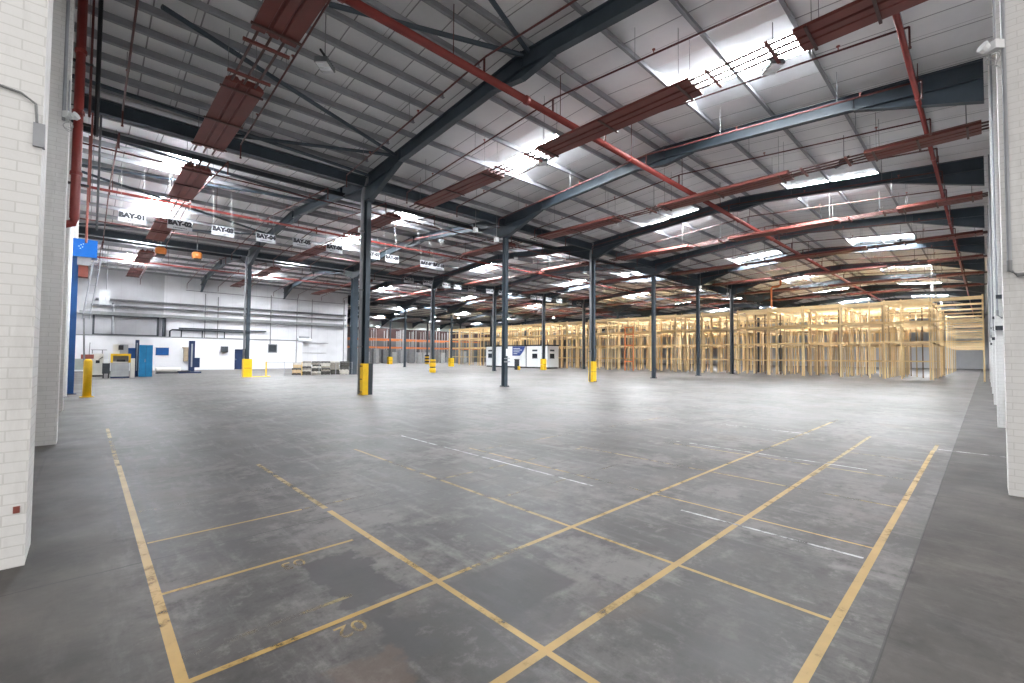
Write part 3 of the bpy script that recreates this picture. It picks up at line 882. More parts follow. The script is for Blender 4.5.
# two fine pipes in the second span running along it at low level
for (y, z, l) in [(19.6, 8.25, 'thin red pipe pair lying just left of the front column row'), (30.5, 8.2, 'thin rust pipe above the bay signs')]:
    o = MB().tube([(-0.4, y, z), (60, y, z)], 0.03, 8).build('long_pipe', M['redthin'])
    tag(o, l, 'pipe', None, 'thing')

# ------------------------------------------------------------------ radiant heaters
def refl_mesh(L):
    m = MB()
    prof = [(-0.42, -0.06), (-0.40, 0.02), (-0.27, 0.11), (-0.15, 0.11), (-0.12, 0.05), (-0.08, 0.05), (-0.05, 0.11), (0.27, 0.11), (0.40, 0.02), (0.42, -0.06)]
    # folded sheet trough, opening downwards, closed beneath by a deck with two grooves
    und = [(-0.40, -0.06), (-0.17, -0.06), (-0.15, -0.02), (-0.11, -0.02), (-0.09, -0.06), (0.08, -0.06), (0.10, -0.03), (0.12, -0.03), (0.14, -0.06), (0.40, -0.06)]
    poly = prof + list(reversed(und))
    n = len(poly)
    k = len(m.v)
    m.v += [(x, 0, z) for x, z in poly] + [(x, L, z) for x, z in poly]
    for i in range(n):
        m.f.append((k + i, k + (i + 1) % n, k + n + (i + 1) % n, k + n + i))
    m.f.append(tuple(k + i for i in range(n)))
    m.f.append(tuple(k + n + i for i in reversed(range(n))))
    me = m.mesh('reflector', M['heater'])
    me.materials.append(M['purlin'])                # galvanised upper side
    for i in range(2, 7):
        me.polygons[i].material_index = 1
    return me
def heater(s, x, idx, segs, meshes, tilt):
    lab = f'red-oxide radiant tube heater, {WORDS[idx]} from the near end, hung across the {SPAN[s]}'
    t = thing('radiant_heater', lab, 'heater', (x, 0, 0), 0, 'radiant tube heaters')
    for nm, me, loc in meshes:
        put(nm, me, t, loc, (0, tilt if nm != 'hanger' else 0, 0))
def heater_meshes(segs, z=8.2):
    out = []
    for a, b in segs:
        out.append(('reflector', refl_mesh(b - a), (0, a, z)))
        for y in (a + 0.25, (a + b) / 2, b - 0.25):
            out.append(('bracket', boxmesh('bracket', 0.94, 0.05, 0.04, M['rod']), (-0.47, y, z - 0.105)))
        for y in (a + 0.3, b - 0.3):
            h = zs(y) - z
            me = MB().tube([(-0.3, 0, 0.05), (-0.3, 0, h)], 0.007, 5).tube([(0.3, 0, 0.05), (0.3, 0, h)], 0.007, 5).mesh('hanger', M['duct'])
            out.append(('hanger', me, (0, y, z)))
    y0, y1 = segs[0][0] - 0.8, segs[-1][1] + 0.6
    for dx in (-0.27, -0.02, 0.22):
        out.append(('tube', MB().tube([(dx, y0, 0), (dx, y1, 0)], 0.028, 8).mesh('tube', M['rod'], True), (0, 0, z)))
    for (a, b) in zip(segs, segs[1:]):
        for y in (a[1] + 0.45, b[0] - 0.45):
            out.append(('cross_bar', boxmesh('cross_bar', 0.9, 0.06, 0.06, M['heater']), (-0.45, y, z - 0.06)))
    return out
SEG = {0: [(-0.05, 2.55), (4.7, 9.7), (12.0, 16.9)], 1: [(19.4, 23.7), (28.4, 33.6)], 2: [(38.0, 42.5), (46.5, 51.0)]}
for s in range(3):
    hm = heater_meshes(SEG[s], 8.2 if s == 0 else 8.3)
    for i in range(-1, 7):
        if s == 0 and i == -1:
            heater(s, 2.62, 0, None, heater_meshes([(4.9, 9.95), (12.25, 16.8)], 8.15), 0.0)
            continue
        heater(s, fx(i) + 2.3 if i >= 0 else 2.75, i + 1, None, hm, 0.0)

# ------------------------------------------------------------------ hanging floodlights
def flood_meshes(lit=False):
    body = MB().box(-0.22, 0.22, -0.16, 0.16, 0, 0.05)
    for k in range(6):
        body.box(-0.21 + k * 0.08, -0.19 + k * 0.08, -0.15, 0.15, 0.05, 0.12)
    lens = MB()
    for k in range(3):
        lens.box(-0.20 + k * 0.14, -0.08 + k * 0.14, -0.13, 0.13, -0.03, 0.0)
    br = MB().box(-0.03, 0.03, -0.03, 0.03, 0.12, 0.26).box(-0.24, 0.24, -0.02, 0.02, 0.24, 0.28)
    return [('body', body.mesh('body', M['lampgrey'])), ('lens', lens.mesh('lens', M['lamp'] if lit else M['lens'])), ('bracket', br.mesh('bracket', M['dark']))]
FM = flood_meshes()
FML = flood_meshes(True)
def flood(x, y, z, label, group, lit=False, rz=0.78):
    t = thing('floodlight', label, 'high-bay lamp', (x, y, z), rz, group)
    for nm, me in (FML if lit else FM):
        put(nm, me, t)
    MB().tube([(0, 0, 0.26), (0, 0, zs(y) - z)], 0.012, 6).build('drop_rod', M['duct'], t)
for i in range(0, 8):
    for y, c, tx in ((3.3, -0.5, 'right of the ridge main'), (10.6, -0.5, 'left of the ridge main')):
        x = 3.9 if (i == 0 and y > 5) else 11.5 + DX * (i - 1) if i else 3.7
        if i == 0 and y < 5: continue
        flood(x, y, 8.38, f'grey unlit high-bay lamp, {WORDS[i]} from the near end, {tx}', 'unlit high-bay lamps')
for i in range(0, 5):
    flood((15.1 if i == 0 else 13.5 + DX * i), 22.0, 8.3, f'grey unlit high-bay lamp, {WORDS[i]} from the near end, behind the front column row', 'unlit high-bay lamps')
for i, (x, y, z, l) in enumerate([(33.5, 60.5, 7.7, 'left of the thin bare column'), (40.0, 60.0, 7.7, 'right of the thin bare column'), (40.5, 80.0, 7.0, 'far off over the orange racking'),
                                  (43.5, 58.5, 7.7, 'over the yellow-guarded column left of the timber'), (53.0, 78.0, 7.0, 'far off above the dark racking'), (33.0, 73.0, 6.6, 'beside the wide column by the pallets'),
                                  (52.5, 46.0, 7.6, 'above the cabin'), (49.0, 52.5, 7.6, 'left above the cabin')]):
    flood(x, y, z, f'lit white high-bay lamp {l}', 'lit high-bay lamps', True)

# emergency light boxes on short stems
EB = [(9.85, 21.5, 7.75, 'left of the nearest column'), (13.9, 17.35, 7.75, 'left of the second front-row column'), (15.3, 17.35, 7.5, 'close to the second front-row column'),
      (38.5, 16.9, 7.6, 'by the fifth front-row column'), (44.5, 16.9, 7.6, 'by the sixth front-row column'), (52, 3.0, 7.4, 'above the timber racks'), (60, 3.2, 7.4, 'farther over the timber racks'),
      (68, 3.2, 7.4, 'farthest over the timber racks')]
for x, y, z, l in EB:
    t = thing('emergency_light', f'small white box light hanging {l}', 'emergency light', (x, y, z), 0, 'white box lights')
    s_ = 1.0 if x < 50 else 2.4
    MB().box(-0.10 * s_, 0.10 * s_, -0.08, 0.08, 0, 0.22 * s_).build('box', M['white'], t)
    MB().tube([(0, 0, 0.2), (0, 0, zs(y) - z)], 0.012, 6).build('stem', M['wire'], t)

# orange alarm beacons under the valley beam
for x, y, z, l in [(3.1, 34.0, 7.55, 'below the sign of bay two'), (4.9, 34.0, 7.55, 'below the sign of bay three')]:
    t = thing('alarm_beacon', f'orange alarm unit hanging {l}', 'alarm', (x, y, z), 0, 'orange alarm units')
    MB().lathe([(0.24, 0), (0.28, 0.1), (0.28, 0.34), (0.2, 0.42)], 12).build('housing', M['orangebox'], t)
    MB().box(-0.2, 0.2, -0.2, 0.2, -0.08, 0).build('base', M['dark'], t)
    MB().tube([(0, 0, 0.4), (0, 0, zs(y) - z)], 0.02, 6).build('stem', M['duct'], t)

# ------------------------------------------------------------------ bay signs
sb = MB().box(-0.44, 0.44, -0.006, 0.006, -0.21, 0.21).mesh('board', M['sign'])
su = MB()
for k in range(9):
    su.box(-0.24 + k * 0.055, -0.24 + k * 0.055 + 0.04, -0.010, -0.006, -0.15, -0.12)
su = su.mesh('small_print', M['ink'])
SX1 = [1.23, 2.82, 4.42, 6.21, 7.88, 9.55, 11.75, 12.96, 15.35, 16.25]
SZ1 = [7.05, 7.08, 7.13, 7.14, 7.22, 7.2, 7.2, 7.18, 7.2, 7.2]
SX2 = [19.4, 21.2, 23.2, 24.4, 26.1, 28.3, 29.9, 31.6, 34.4, 35.4, 36.8, 38.6, 40.4, 42.2]
def sign(n, x, y, z):
    z += 0.10
    t = thing('bay_sign', f'white hanging sign with black lettering BAY-{n:02d}', 'sign', (x, y, z), 0, 'hanging bay signs')
    put('board', sb, t)
    put('lettering', text_mesh('lettering', f'BAY-{n:02d}', 0.265, M['ink'], 0.002, 0.022), t, (0, -0.009, 0.06), (math.pi / 2, 0, 0))
    put('small_print', su, t)
    for dx in (-0.36, 0.36):
        MB().tube([(dx, 0, 0.19), (dx, 0.475 if y < 26 else 0.0, (ur(24.475) + 0.47 if y < 26 else zs(y)) - z)], 0.0045, 4).build('wire', M['wire'], t)
for i, (x, z) in enumerate(zip(SX1, SZ1)):
    sign(i + 1, x, 24.0, z)
for i, x in enumerate(SX2):
    sign(i + 11, x, 33.0, 7.75)

# ------------------------------------------------------------------ timber racking
LV = [(1.36, 0.09), (2.88, 0.13), (4.44, 0.16), (5.42, 0.09), (6.02, 0.26)]
RH = 6.38
def timber_rack(k, y0, BAYW, nf, aisle=False):
    if aisle:
        lab = 'pale timber frame bridging the open aisle beside the right wall'
    else:
        lab = f'pale timber storage rack of posts and rails, {WORDS[k - 1] if k <= 26 else k} to the left of the open aisle'
    t = thing('timber_rack', lab, 'timber rack', (TX, y0, 0), 0, 'timber racks')
    P = M['pine']
    PO = M['pine_old_shade']
    step = 4.8 if aisle else 2.4
    post = boxmesh('post', 0.095, 0.095, RH, P)
    post2 = boxmesh('post', 0.095, 0.095, RH, PO)
    for j in range(nf):
        x = j * step
        for y in (0.0, BAYW - 0.125):
            put('post', post if random.random() < (0.8 if j == 0 else 0.45) else post2, t, (x, y + random.uniform(0, 0.015), 0))
        for li, (z, h) in enumerate(LV):
            if aisle and (li == 0 or (j and li == 3)): continue
            if aisle and j: h *= 0.6
            if li == 3 and random.random() < 0.6: continue
            if j > 0 and li in (0, 1) and not aisle and random.random() < 0.45: continue
            put('cross_rail', boxmesh('cross_rail', 0.045, BAYW - 0.01, h, P if j == 0 or random.random() < 0.5 else PO), t, (x - 0.045, 0, z + random.uniform(-0.02, 0.02)))  # front rails always pale: their stronger light is put into the colour
        if not aisle:
            ns = (1 if random.random() < 0.55 else 0) if j == 0 else random.choice((1, 2, 2, 3))
            for q in range(ns):
                y = random.uniform(0.35, BAYW - 0.4)
                full = random.random() < 0.6
                z0 = 0 if full or random.random() < 0.5 else 2.9
                hh = RH - z0 if full else random.choice((2.9, 4.45, RH)) - (z0 if z0 else 0)
                hh = min(max(hh, 1.5), RH - z0)
                put('stud', boxmesh('stud', 0.05, 0.09, round(hh, 2), P if random.random() < 0.35 else (PO if random.random() < 0.6 else M['pinedark'])), t, (x + 0.01, y, z0))
        if j < nf - 1:
            for li, (z, h) in enumerate(LV):
                if li in (0, 3) : continue
                for y in ((0.0, BAYW - 0.095) if not aisle else (0.0,)):
                    put('side_rail', boxmesh('side_rail', step, 0.045, 0.14, P if random.random() < 0.6 else PO), t, (x, y + 0.03, z - 0.02))
            if not aisle and random.random() < 0.35:
                put('shelf_board', boxmesh('shelf_board', step * 0.55, BAYW - 0.2, 0.025, P), t, (x + 0.1, 0.1, 5.98 + 0.33))
            if not aisle and random.random() < 0.3:
                put('shelf_board', boxmesh('shelf_board', step * 0.4, BAYW - 0.2, 0.025, P), t, (x + 0.3, 0.1, 4.42 + 0.21))
timber_rack(0, 0.0, 2.84, 9, True)
k = 0
for y0, y1, n in ((2.86, 17.05, 5), (17.62, 35.42, 6), (36.0, 53.82, 6), (54.4, 66.2, 4)):
    for q in range(n):
        k += 1
        w_ = (y1 - y0) / n
        timber_rack(k, y0 + q * w_, w_ - 0.005, 8 if k < 10 else 6)

# orange scaffold / red items seen by the timber
t = thing('orange_ladder', 'orange steel frame standing at the timber racks behind the fourth front column', 'frame', (46.4, 28.3, 0))
for dy in (0, 1.1):
    MB().box(-0.06, 0.06, dy - 0.05, dy + 0.05, 0, 5.2).build('upright', M['orange'], t)
for z in (1.0, 2.9, 4.2, 5.0):
    MB().box(-0.05, 0.05, 0, 1.1, z, z + 0.14).build('rung', M['orange'], t)
o = MB().tube([(48.2, 14.2, 6.45), (48.2, 14.2, 8.35), (48.2, 14.1, 8.5), (48.2, 13.6, 8.5), (48.2, 13.4, 8.62), (48.2, 13.4, 9.5)], 0.09, 8).build('orange_pipe', M['orange'])
tag(o, 'bright orange pipe hanging down to the top of the timber racks', 'pipe', None, 'thing')

# ------------------------------------------------------------------ white cabin
def cabin(y0, y1, label, blue, wins, end=False):
    t = thing('portable_cabin', label, 'cabin', (43.3, y0, 0), 0, 'white cabins')
    L = y1 - y0
    MB().box(0, 2.2, 0, L, 0.18, 2.95).build('body', M['white'], t)
    MB().box(-0.03, 2.23, -0.03, L + 0.03, 2.95, 3.12).build('roof', M['dark'], t)
    MB().box(0.1, 2.1, 0.1, L - 0.1, 0, 0.18).build('base_frame', M['dark'], t)
    MB().box(-0.02, 0.0, L - 0.1, L, 0.1, 2.95).build('corner_post', M['steel2'], t)
    def win(cx, cy, dx, dy):
        w_ = MB().box(cx - dx, cx + dx, cy - dy, cy + dy, 1.35, 1.95).build('window', M['glass'], t)
        e = 0.05
        MB().box(cx - dx - e * (dx > dy), cx + dx + e * (dx > dy), cy - dy - e * (dy > dx), cy + dy + e * (dy > dx), 1.26, 1.35).build('sill', M['pipegrey'], w_)
        MB().box(cx - dx, cx + dx, cy - dy, cy + dy, 2.25, 2.48).build('nameplate', M['steel2'], t)
    for y in wins:
        win(-0.015, y, 0.02, 0.45)
    if end:
        win(0.9, -0.015, 0.42, 0.02)
    if blue:
        p = MB()
        pts = [(45.5, 1.65), (45.5, 2.93), (42.98, 2.93), (43.35, 2.3), (44.0, 1.65)]
        p.v += [(-0.03, a - y0, z) for a, z in pts] + [(0, a - y0, z) for a, z in pts]
        p.f += [(0, 1, 2, 3, 4), (9, 8, 7, 6, 5)] + [(i, i + 5, (i + 1) % 5 + 5, (i + 1) % 5) for i in range(5)]
        pn = tag(p.build('banner_panel', M['cabinblue'], t), 'slanted dark blue panel with lines of white print')
        q = MB()
        for z, l1 in ((2.62, 1.3), (2.40, 1.7), (2.15, 1.2), (1.9, 0.8)):
            q.box(-0.04, -0.03, 45.3 - l1 - y0, 45.3 - y0, z, z + 0.07)
        q.build('print', M['white'], pn)
cabin(38.95, 42.85, 'right-hand white site cabin with dark windows on two sides', None, [2.25], True)
cabin(42.95, 51.3, 'long white site cabin with a slanted blue panel', True, [7.3])
t = thing('waste_bin', 'dark bin with a yellow stand beside the second front-row column', 'bin', (36.4, 37.5, 0))
MB().box(-0.2, 0.2, -0.2, 0.2, 0.02, 1.15).build('body', M['steel2'], t)
MB().box(-0.23, 0.23, -0.23, 0.23, 1.15, 1.25).build('lid', M['dark'], t)
MB().box(-0.1, 0.1, -0.45, -0.24, 0, 0.45).build('foot_block', M['yellow'], t)

# ------------------------------------------------------------------ pallets and barrier by the white wall
def pallet_mesh(m):
    p = MB()
    for y in (0, 0.45, 0.9):
        p.box(0, 1.2, y, y + 0.1, 0.02, 0.11)
    for k in range(7):
        p.box(k * 0.175, k * 0.175 + 0.13, 0, 1.0, 0.11, 0.13)
    for x in (0, 0.52, 1.05):
        p.box(x, x + 0.15, 0, 1.0, 0, 0.02)
    return p.mesh('pallet', m)
M['palletgap'] = paint('gap_shade_pallet', (0.06, 0.055, 0.05), 0.8, 0, 0.3)  # dark pallets put the shaded gaps of the stacks into colour
M['palletpale'] = paint('pale_slat_pallet', (0.50, 0.47, 0.42), 0.8, 0, 0.2)  # pale pallets for the light slats between those dark gaps
PM = [pallet_mesh(M['pallet']), pallet_mesh(M['pine_old_shade']), pallet_mesh(M['palletgap']), pallet_mesh(M['palletpale'])]
pp = Vector((11.65, 36.95, 0))
dv = Vector((3.55, -1.15, 0)) / 6
for st in range(6):
    base = pp + dv * (st * 1.12)
    hN = [7, 8, 8, 8, 8, 8][st]
    for k in range(hN):
        o = put('pallet', PM[1 if (st == 0 and k % 3) else random.choice((0, 2, 2, 3))], None, (base.x + random.uniform(-0.03, 0.03), base.y + random.uniform(-0.03, 0.03), k * 0.132), (0, 0, -0.31 + random.uniform(-0.03, 0.03)))
        o.scale = (0.52, 1, 1)
        tag(o, f'weathered timber pallet, {WORDS[k]} up in the {WORDS[st]} stack from the low railing', 'pallet', 'stacked pallets', 'thing')
t = thing('barrier_rail', 'low thin railing with pale posts in front of the white back wall', 'railing', (9.62, 36.3, 0))
e = Vector((5.6, -2.0, 0))
for k in range(6):
    p = e * (k / 5)
    MB().tube([(p.x, p.y, 0), (p.x, p.y, 1.05)], 0.02 if k else 0.05, 6).build('post', M['yellow'] if k in (0, 2) else M['pipegrey'], t)
for z in (0.55, 1.0):
    MB().tube([(0, 0, z), (e.x, e.y, z)], 0.012, 6).build('rail', M['duct'], t)

# ------------------------------------------------------------------ blue post with motor box, bollard, ladder
t = thing('blue_lift_post', 'tall blue steel post with a bright blue motor box on top, behind the left pillars', 'lift post', (-0.42, 24.3, 0))
MB().box(-0.14, 0.12, -0.12, 0.12, 0, 5.4).build('post', M['blue'], t)
MB().box(-0.10, 0.64, -0.3, 0.35, 5.32, 6.0).build('motor_box', M['brightblue'], t)
MB().box(0.08, 0.48, -0.25, 0.3, 5.0, 5.35).build('gearbox', M['pipegrey'], t)
MB().box(0.12, 0.40, -0.2, 0.2, 4.55, 5.0).build('lower_box', M['rust'], t)
dts = MB()
for dx, dz in ((0.1, 0.3), (0.16, 0.36), (0.2, 0.28), (0.14, 0.22), (0.22, 0.4)):
    dts.box(dx, dx + 0.03, -0.305, -0.3, 5.4 + dz, 5.43 + dz)
dts.build('sticker', M['white'], t)
MB().box(-0.2, 0.2, -0.2, 0.2, 0, 0.03).build('base_plate', M['navy'], t)
t = thing('access_ladder', 'thin grey ladder leaning below the blue motor box', 'ladder', (0.0, 26.0, 0))
for dx in (0, 0.22):
    MB().tube([(dx - 0.15, 0, 3.0), (dx + 0.15, 0, 5.6)], 0.025, 6).build('stile', M['pipegrey'], t)
for k in range(8):
    f = k / 7
    MB().tube([(-0.15 + 0.3 * f, 0, 3.1 + 2.4 * f), (0.07 + 0.3 * f, 0, 3.1 + 2.4 * f)], 0.015, 6).build('rung', M['pipegrey'], t)
MB().tube([(0.0, 0, 0), (-0.1, 0, 3.05)], 0.03, 6).build('support', M['duct'], t)
t = thing('bollard', 'yellow steel bollard standing beside the blue post', 'bollard', (0.07, 22.4, 0))
MB().lathe([(0.12, 0), (0.12, 1.28), (0.10, 1.34), (0.05, 1.38)], 16).build('post', M['yellow'], t, smooth=True)
MB().lathe([(0.2, 0), (0.2, 0.02)], 16).build('base_flange', M['yellow'], t)

# ------------------------------------------------------------------ machines by the white wall
t = thing('work_bench', 'grey-green bench machine with a red top behind the yellow bollard', 'machine', (-0.05, 36.0, 0))
MB().box(-0.5, 0.30, -0.4, 0.4, 0.62, 0.75).build('table', M['greengrey'], t)
MB().box(-0.4, 0.15, -0.3, 0.3, 0.75, 1.25).build('cabinet', M['greengrey'], t)
MB().box(-0.15, 0.40, -0.35, 0.2, 1.25, 1.5).build('motor', M['rust'], t)
MB().tube([(0.2, 0, 1.5), (0.22, 0, 2.2)], 0.02, 6).build('mast', M['duct'], t)
for sx in (-0.45, 0.22):
    for sy in (-0.35, 0.35):
        MB().box(sx - 0.03, sx + 0.03, sy - 0.03, sy + 0.03, 0, 0.62).build('leg', M['steel2'], t)
t = thing('machine_cabinet', 'grey control cabinet standing left of the yellow-framed machine', 'cabinet', (0.30, 41.5, 0))
MB().box(0, 0.58, -0.3, 0.4, 0.1, 1.55).build('body', M['offwhite'], t)
MB().box(0.2, 0.4, -0.32, -0.3, 0.9, 1.1).build('control_panel', M['dark'], t)
MB().box(-0.05, 0.75, -0.32, 0.4, 1.78, 1.82).box(0.0, 0.05, 0.3, 0.35, 1.55, 1.78).box(0.5, 0.55, 0.3, 0.35, 1.55, 1.78).build('top_rack', M['duct'], t)
MB().box(0.02, 0.56, -0.28, 0.38, 0, 0.1).build('plinth', M['dark'], t)
MB().tube([(0.35, -0.32, 1.15), (0.55, -0.4, 1.32)], 0.025, 6).build('arm', M['steel2'], t)
t = thing('strapping_machine', 'pallet strapping machine with a yellow frame and grey front panel', 'machine', (1.20, 38.0, 0))
MB().box(0.0, 0.85, 0.0, 0.8, 0.10, 0.98).build('front_panel', M['grey'], t)
MB().box(-0.03, 0.88, -0.02, 0.8, 0.0, 0.10).build('plinth', M['navy'], t)
MB().box(-0.05, 0.06, 0.1, 0.3, 0.98, 1.42).build('upright', M['yellow'], t)
MB().box(0.82, 0.93, 0.1, 0.3, 0.98, 1.42).build('upright', M['yellow'], t)
MB().box(-0.05, 0.93, 0.1, 0.3, 1.42, 1.55).build('top_beam', M['yellow'], t)
MB().box(0.06, 0.8, 0.1, 0.7, 0.98, 1.05).build('table', M['offwhite'], t)
MB().box(0.25, 0.65, 0.0, 0.2, 1.05, 1.18).build('strap_head', M['dark'], t)
MB().box(0.05, 0.38, 0.4, 0.46, 1.5, 2.15).build('screen_left', M['offwhite'], t)
MB().box(0.38, 0.80, 0.4, 0.46, 1.5, 2.15).build('screen_right', M['pipegrey'], t)
MB().box(0.32, 0.56, 0.32, 0.40, 1.80, 2.1).build('monitor', M['dark'], t)
MB().box(0.05, 0.8, 0.42, 0.46, 0.98, 1.5).build('back_panel', M['duct'], t)
MB().box(-0.42, -0.07, 0.0, 0.6, 0.3, 0.95).build('feed_unit', M['steel2'], t)
MB().box(-0.36, -0.14, -0.03, 0.2, 0.95, 1.2).build('reel_box', M['white'], t)
for x in (-0.40, -0.15):
    MB().box(x, x + 0.06, 0.1, 0.16, 0, 0.3).build('leg', M['dark'], t)
MB().box(0.94, 1.15, 0.2, 0.6, 0, 1.25).build('side_unit', M['offwhite'], t)
t = thing('blue_cabinet', 'tall bright blue cabinet against the white wall', 'cabinet', (2.60, 38.9, 0))
MB().box(0, 0.70, 0, 0.5, 0.02, 2.15).build('body', M['cyan'], t)
MB().box(0.345, 0.355, -0.012, 0, 0.1, 2.1).build('door_gap', M['navy'], t)
MB().box(0.29, 0.32, -0.03, 0, 1.0, 1.2).build('handle', M['pipegrey'], t)
t = thing('wrapping_mast', 'dark blue pallet wrapper mast left of the blue cabinet', 'machine', (2.45, 39.9, 0))
MB().box(0, 0.20, 0, 0.25, 0, 2.5).build('mast', M['navy'], t)
MB().box(0.06, 0.12, -0.03, 0, 0.4, 2.3).build('track', M['pipegrey'], t)
MB().box(-0.40, 0.0, 0.05, 0.3, 0.95, 1.95).build('film_carriage', M['blue'], t)
MB().box(-0.1, 0.1, -0.2, 0.4, 0, 0.05).build('foot', M['steel2'], t)
t = thing('wrapping_mast', 'dark blue pallet wrapper with an arm, right of the beige locker', 'machine', (6.15, 45.0, 0))
MB().box(0, 0.40, 0, 0.3, 0.1, 2.65).build('mast', M['navy'], t)
MB().box(0.14, 0.24, -0.03, 0, 0.5, 2.4).build('track', M['pipegrey'], t)
MB().box(0.40, 0.75, 0.0, 0.35, 0.45, 1.25).build('film_carriage', M['navy'], t)
MB().box(-0.7, 0.8, -0.5, 0.3, 0.0, 0.12).build('base', M['navy'], t)
MB().lathe([(0.45, 0.12), (0.45, 0.18)], 24, (-0.3, -0.1)).build('turntable', M['steel2'], t)
t = thing('blue_board', 'dark blue notice board on the white wall', 'notice board', (4.75, 53.5, 1.45))
MB().box(0, 0.98, 0.0, 0.05, 0, 0.66).build('panel', M['blue'], t)
MB().box(-0.03, 1.01, -0.02, 0.0, -0.03, 0.0).box(-0.03, 1.01, -0.02, 0, 0.66, 0.69).build('border', M['navy'], t)
t = thing('beige_locker', 'beige hung locker on the white wall beside the dark blue wrapper', 'locker', (6.86, 53.15, 0.85))
MB().box(0, 0.66, 0, 0.4, 0, 1.25).build('body', M['beige'], t)
MB().box(-0.08, 0.66, -0.04, 0.4, 1.25, 1.36).build('top', M['beige'], t)
MB().box(0.32, 0.34, -0.01, 0, 0.05, 1.2).build('door_gap', M['dark'], t)
t = thing('film_roll', 'long white wrapped roll lying on the floor below the blue notice board', 'roll', (4.05, 45.3, 0))
MB().tube([(0, 0, 0.29), (0.12, 0, 0.29), (1.5, 0, 0.25), (1.6, 0, 0.25)], 0.22, 14).build('roll', M['offwhite'], t, smooth=True)
MB().box(0.0, 1.6, -0.2, 0.2, 0, 0.07).build('skid', M['steel2'], t)

# wall services on the back wall
yb = 54.1
def wall_run(name, x0, x1, z, h, d, m, label, cat):
    o = MB().box(x0, x1, yb - d, yb - 0.02, z, z + h).build(name, M[m])
    tag(o, label, cat, None, 'thing')
wall_run('cable_tray', 0.5, 23, 6.30, 0.16, 0.35, 'darkduct', 'upper grey cable tray along the back wall', 'cable tray')
wall_run('wall_duct', 0.2, 23, 5.78, 0.14, 0.30, 'darkduct', 'long dark pipe below the upper cable tray on the back wall', 'pipe')
wall_run('service_duct', -0.5, 23, 4.98, 0.30, 0.45, 'duct', 'broad grey duct along the middle of the back wall', 'duct')
wall_run('cable_trunking', 6.5, 14.2, 3.98, 0.14, 0.25, 'steel2', 'short dark trunking under the broad duct', 'trunking')
wall_run('conduit_run', 10, 21, 2.9, 0.06, 0.06, 'duct', 'thin conduit across the white wall above the railing', 'conduit')
wall_run('high_conduit', 7, 23, 7.8, 0.06, 0.06, 'duct', 'thin conduit high on the white back wall', 'conduit')
wall_run('low_conduit', 15.5, 20.8, 1.75, 0.05, 0.05, 'duct', 'thin low conduit behind the pallet stacks', 'conduit')
t = thing('pipe_support', 'dark rectangular steel support above the low white wall', 'frame', (0.35, 53.75, 3.2))
MB().box(0, 0.14, 0, 0.2, 0, 1.7).build('post', M['steel2'], t)
MB().box(4.45, 4.6, 0, 0.2, 0, 1.7).build('post', M['steel2'], t)
MB().box(0, 4.6, 0, 0.2, 1.7, 1.84).build('rail', M['steel2'], t)
MB().box(0, 4.6, 0, 0.2, 0.0, 0.1).build('rail', M['steel2'], t)
t = thing('pipe_loop', 'dark pipe loop on the back wall right of the steel frame', 'pipe', (5.8, 53.75, 3.2))
MB().tube([(0, 0.1, 0), (0, 0.1, 0.55), (0.15, 0.1, 0.68), (6.5, 0.1, 0.68)], 0.07, 8).build('pipe', M['steel2'], t)
for x in (0.9, 2.6, 4.5):
    MB().tube([(x, 0.1, 0.0), (x, 0.1, 0.68)], 0.05, 6).build('stub', M['steel2'], t)
for i, (x, z0, z1, r, m, l) in enumerate([(5.35, 3.2, 5.1, 0.14, 'steel2', 'thick dark vertical pipe right of the steel frame'), (1.7, 3.3, 6.1, 0.11, 'pipegrey', 'pale vertical pipe inside the steel frame'),
                                     (8.6, 3.2, 7.6, 0.05, 'duct', 'thin vertical pipe left of the nearest second-row column'), (9.7, 3.2, 7.4, 0.05, 'duct', 'thin vertical pipe close behind the nearest second-row column'),
                                     (14.5, 2.6, 8.0, 0.05, 'duct', 'vertical conduit above the dark panel'), (17.2, 0.0, 8.0, 0.035, 'duct', 'vertical conduit near the railing'), (19.0, 3.4, 8.0, 0.04, 'duct', 'vertical conduit ending at a grey lamp'),
                                     (22.6, 0.0, 8.2, 0.06, 'duct', 'vertical pipe at the right end of the white wall')]):
    o = MB().tube([(x, 53.9 if z0 > 3 else 53.45, z0), (x, 53.9 if z0 > 3 else 53.45, z1)], r, 8).build('vertical_pipe', M[m])
    tag(o, l, 'pipe', None, 'thing')
t = thing('wall_unit', 'white box unit hung high at the left of the back wall', 'wall unit', (0.5, 45.0, 4.9))
MB().box(0.1, 0.7, 0, 0.3, 0.3, 1.4).build('box', M['grey'], t)
MB().box(0.44, 0.46, -0.01, 0, 0.6, 0.9).build('latch', M['duct'], t)
MB().tube([(0.5, 0.2, 1.45), (0.5, 0.2, zs(45.2) - 4.9)], 0.02, 6).build('stem', M['duct'], t)
t = thing('electric_panel', 'dark grey electrical panel on the white wall right of the yellow column guard', 'electrical panel', (14.3, 53.75, 1.75))
MB().box(0, 0.95, -0.25, 0.3, 0, 0.95).build('box', M['duct'], t)
MB().box(0.1, 0.85, -0.27, -0.25, 0.1, 0.85).build('door', M['steel2'], t)
t = thing('dark_panel', 'small black panel on the white wall left of the yellow column guard', 'electrical panel', (9.95, 53.3, 1.75))
MB().box(0, 0.6, 0, 0.25, 0, 0.6).build('box', M['dark'], t)
MB().box(0.05, 0.55, -0.02, 0, 0.05, 0.55).build('door', M['steel2'], t)
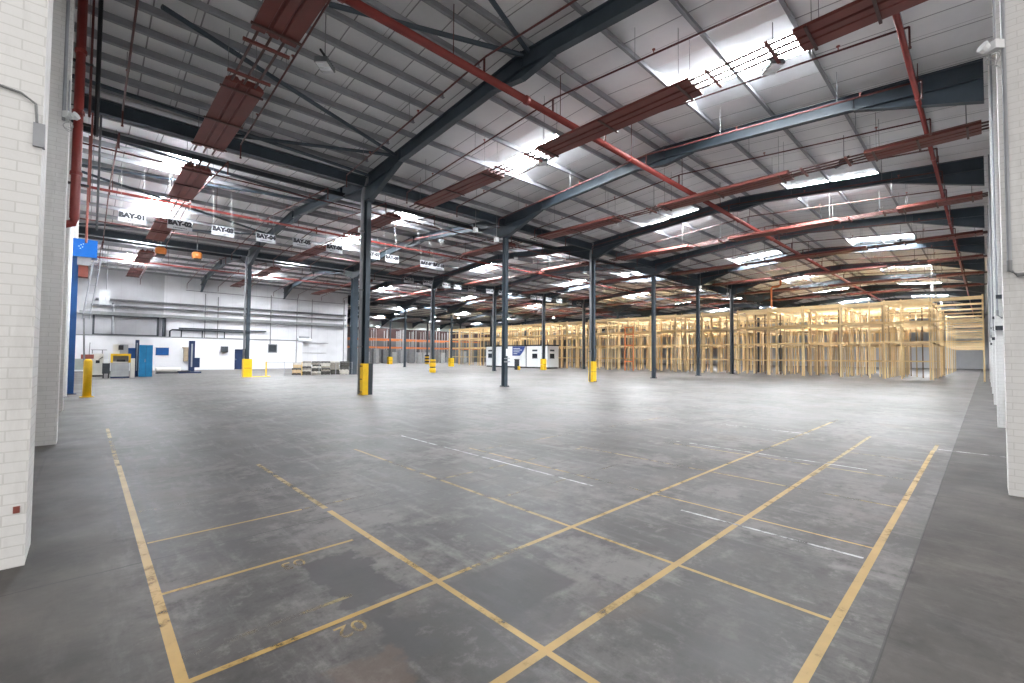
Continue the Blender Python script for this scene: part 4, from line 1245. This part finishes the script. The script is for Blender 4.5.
t = thing('grey_lamp', 'grey hanging lamp unit on the white wall above the railing', 'lamp', (18.0, 53.4, 3.15))
MB().box(-0.6, 0.8, 0, 0.5, 0, 0.3).build('housing', M['lens'], t)
MB().box(-0.4, 0.6, 0.05, 0.45, 0.3, 0.5).build('top', M['pipegrey'], t)

# ------------------------------------------------------------------ orange pallet racking far away
def pallet_rack(x0, y, n, label):
    t = thing('pallet_rack', label, 'pallet rack', (x0, y, 0), 0, 'orange pallet racks')
    for k in range(n + 1):
        for dy in (0, 1.0):
            MB().box(k * 2.8, k * 2.8 + 0.12, dy, dy + 0.1, 0, 6.6).build('upright', M['grey'], t)
    for k in range(n):
        for z in (2.95, 4.5):
            for dy in (-0.02, 1.02):
                MB().box(k * 2.8 + 0.12, k * 2.8 + 2.8, dy, dy + 0.06, z, z + 0.26).build('beam', M['orange'], t)
for i, (x, y, n) in enumerate([(34.0, 79.0, 4), (45.4, 79.0, 4), (56.8, 79.0, 3), (36.0, 84.0, 4), (47.5, 84.0, 4)]):
    pallet_rack(x, y, n, ['orange-beamed pallet rack nearest the back wall corner', 'orange-beamed pallet rack in the middle of the far front line', 'orange-beamed pallet rack nearest the timber racks',
                          'orange-beamed pallet rack behind the first one', 'orange-beamed pallet rack behind the middle one'][i])
for i in range(14):
    x = 35.5 + i * 1.9
    h = random.choice((2.2, 2.6, 2.8))
    t = MB().box(x, x + 1.1, 79.15, 80.0, 0, h * 0.5).box(x + 0.03, x + 1.07, 79.2, 79.95, h * 0.5, h).build('wrapped_load', M['grey'] if i % 3 else M['duct'])
    tag(t, f'wrapped goods on the floor of the far orange racking, {WORDS[i]} from its left end', 'goods', 'wrapped goods in the far racking', 'thing')
t = thing('storage_deck', 'dark red-brown raised storage deck behind the far racking', 'storage deck', (24, 86.5, 0))
MB().box(0, 52, 0, 1.0, 5.2, 7.2).build('deck', M['deckred'], t)
for k in range(8):
    MB().box(0.2 + k * 7.3, 0.4 + k * 7.3, 0.1, 0.3, 0, 5.2).build('post', M['steel2'], t)
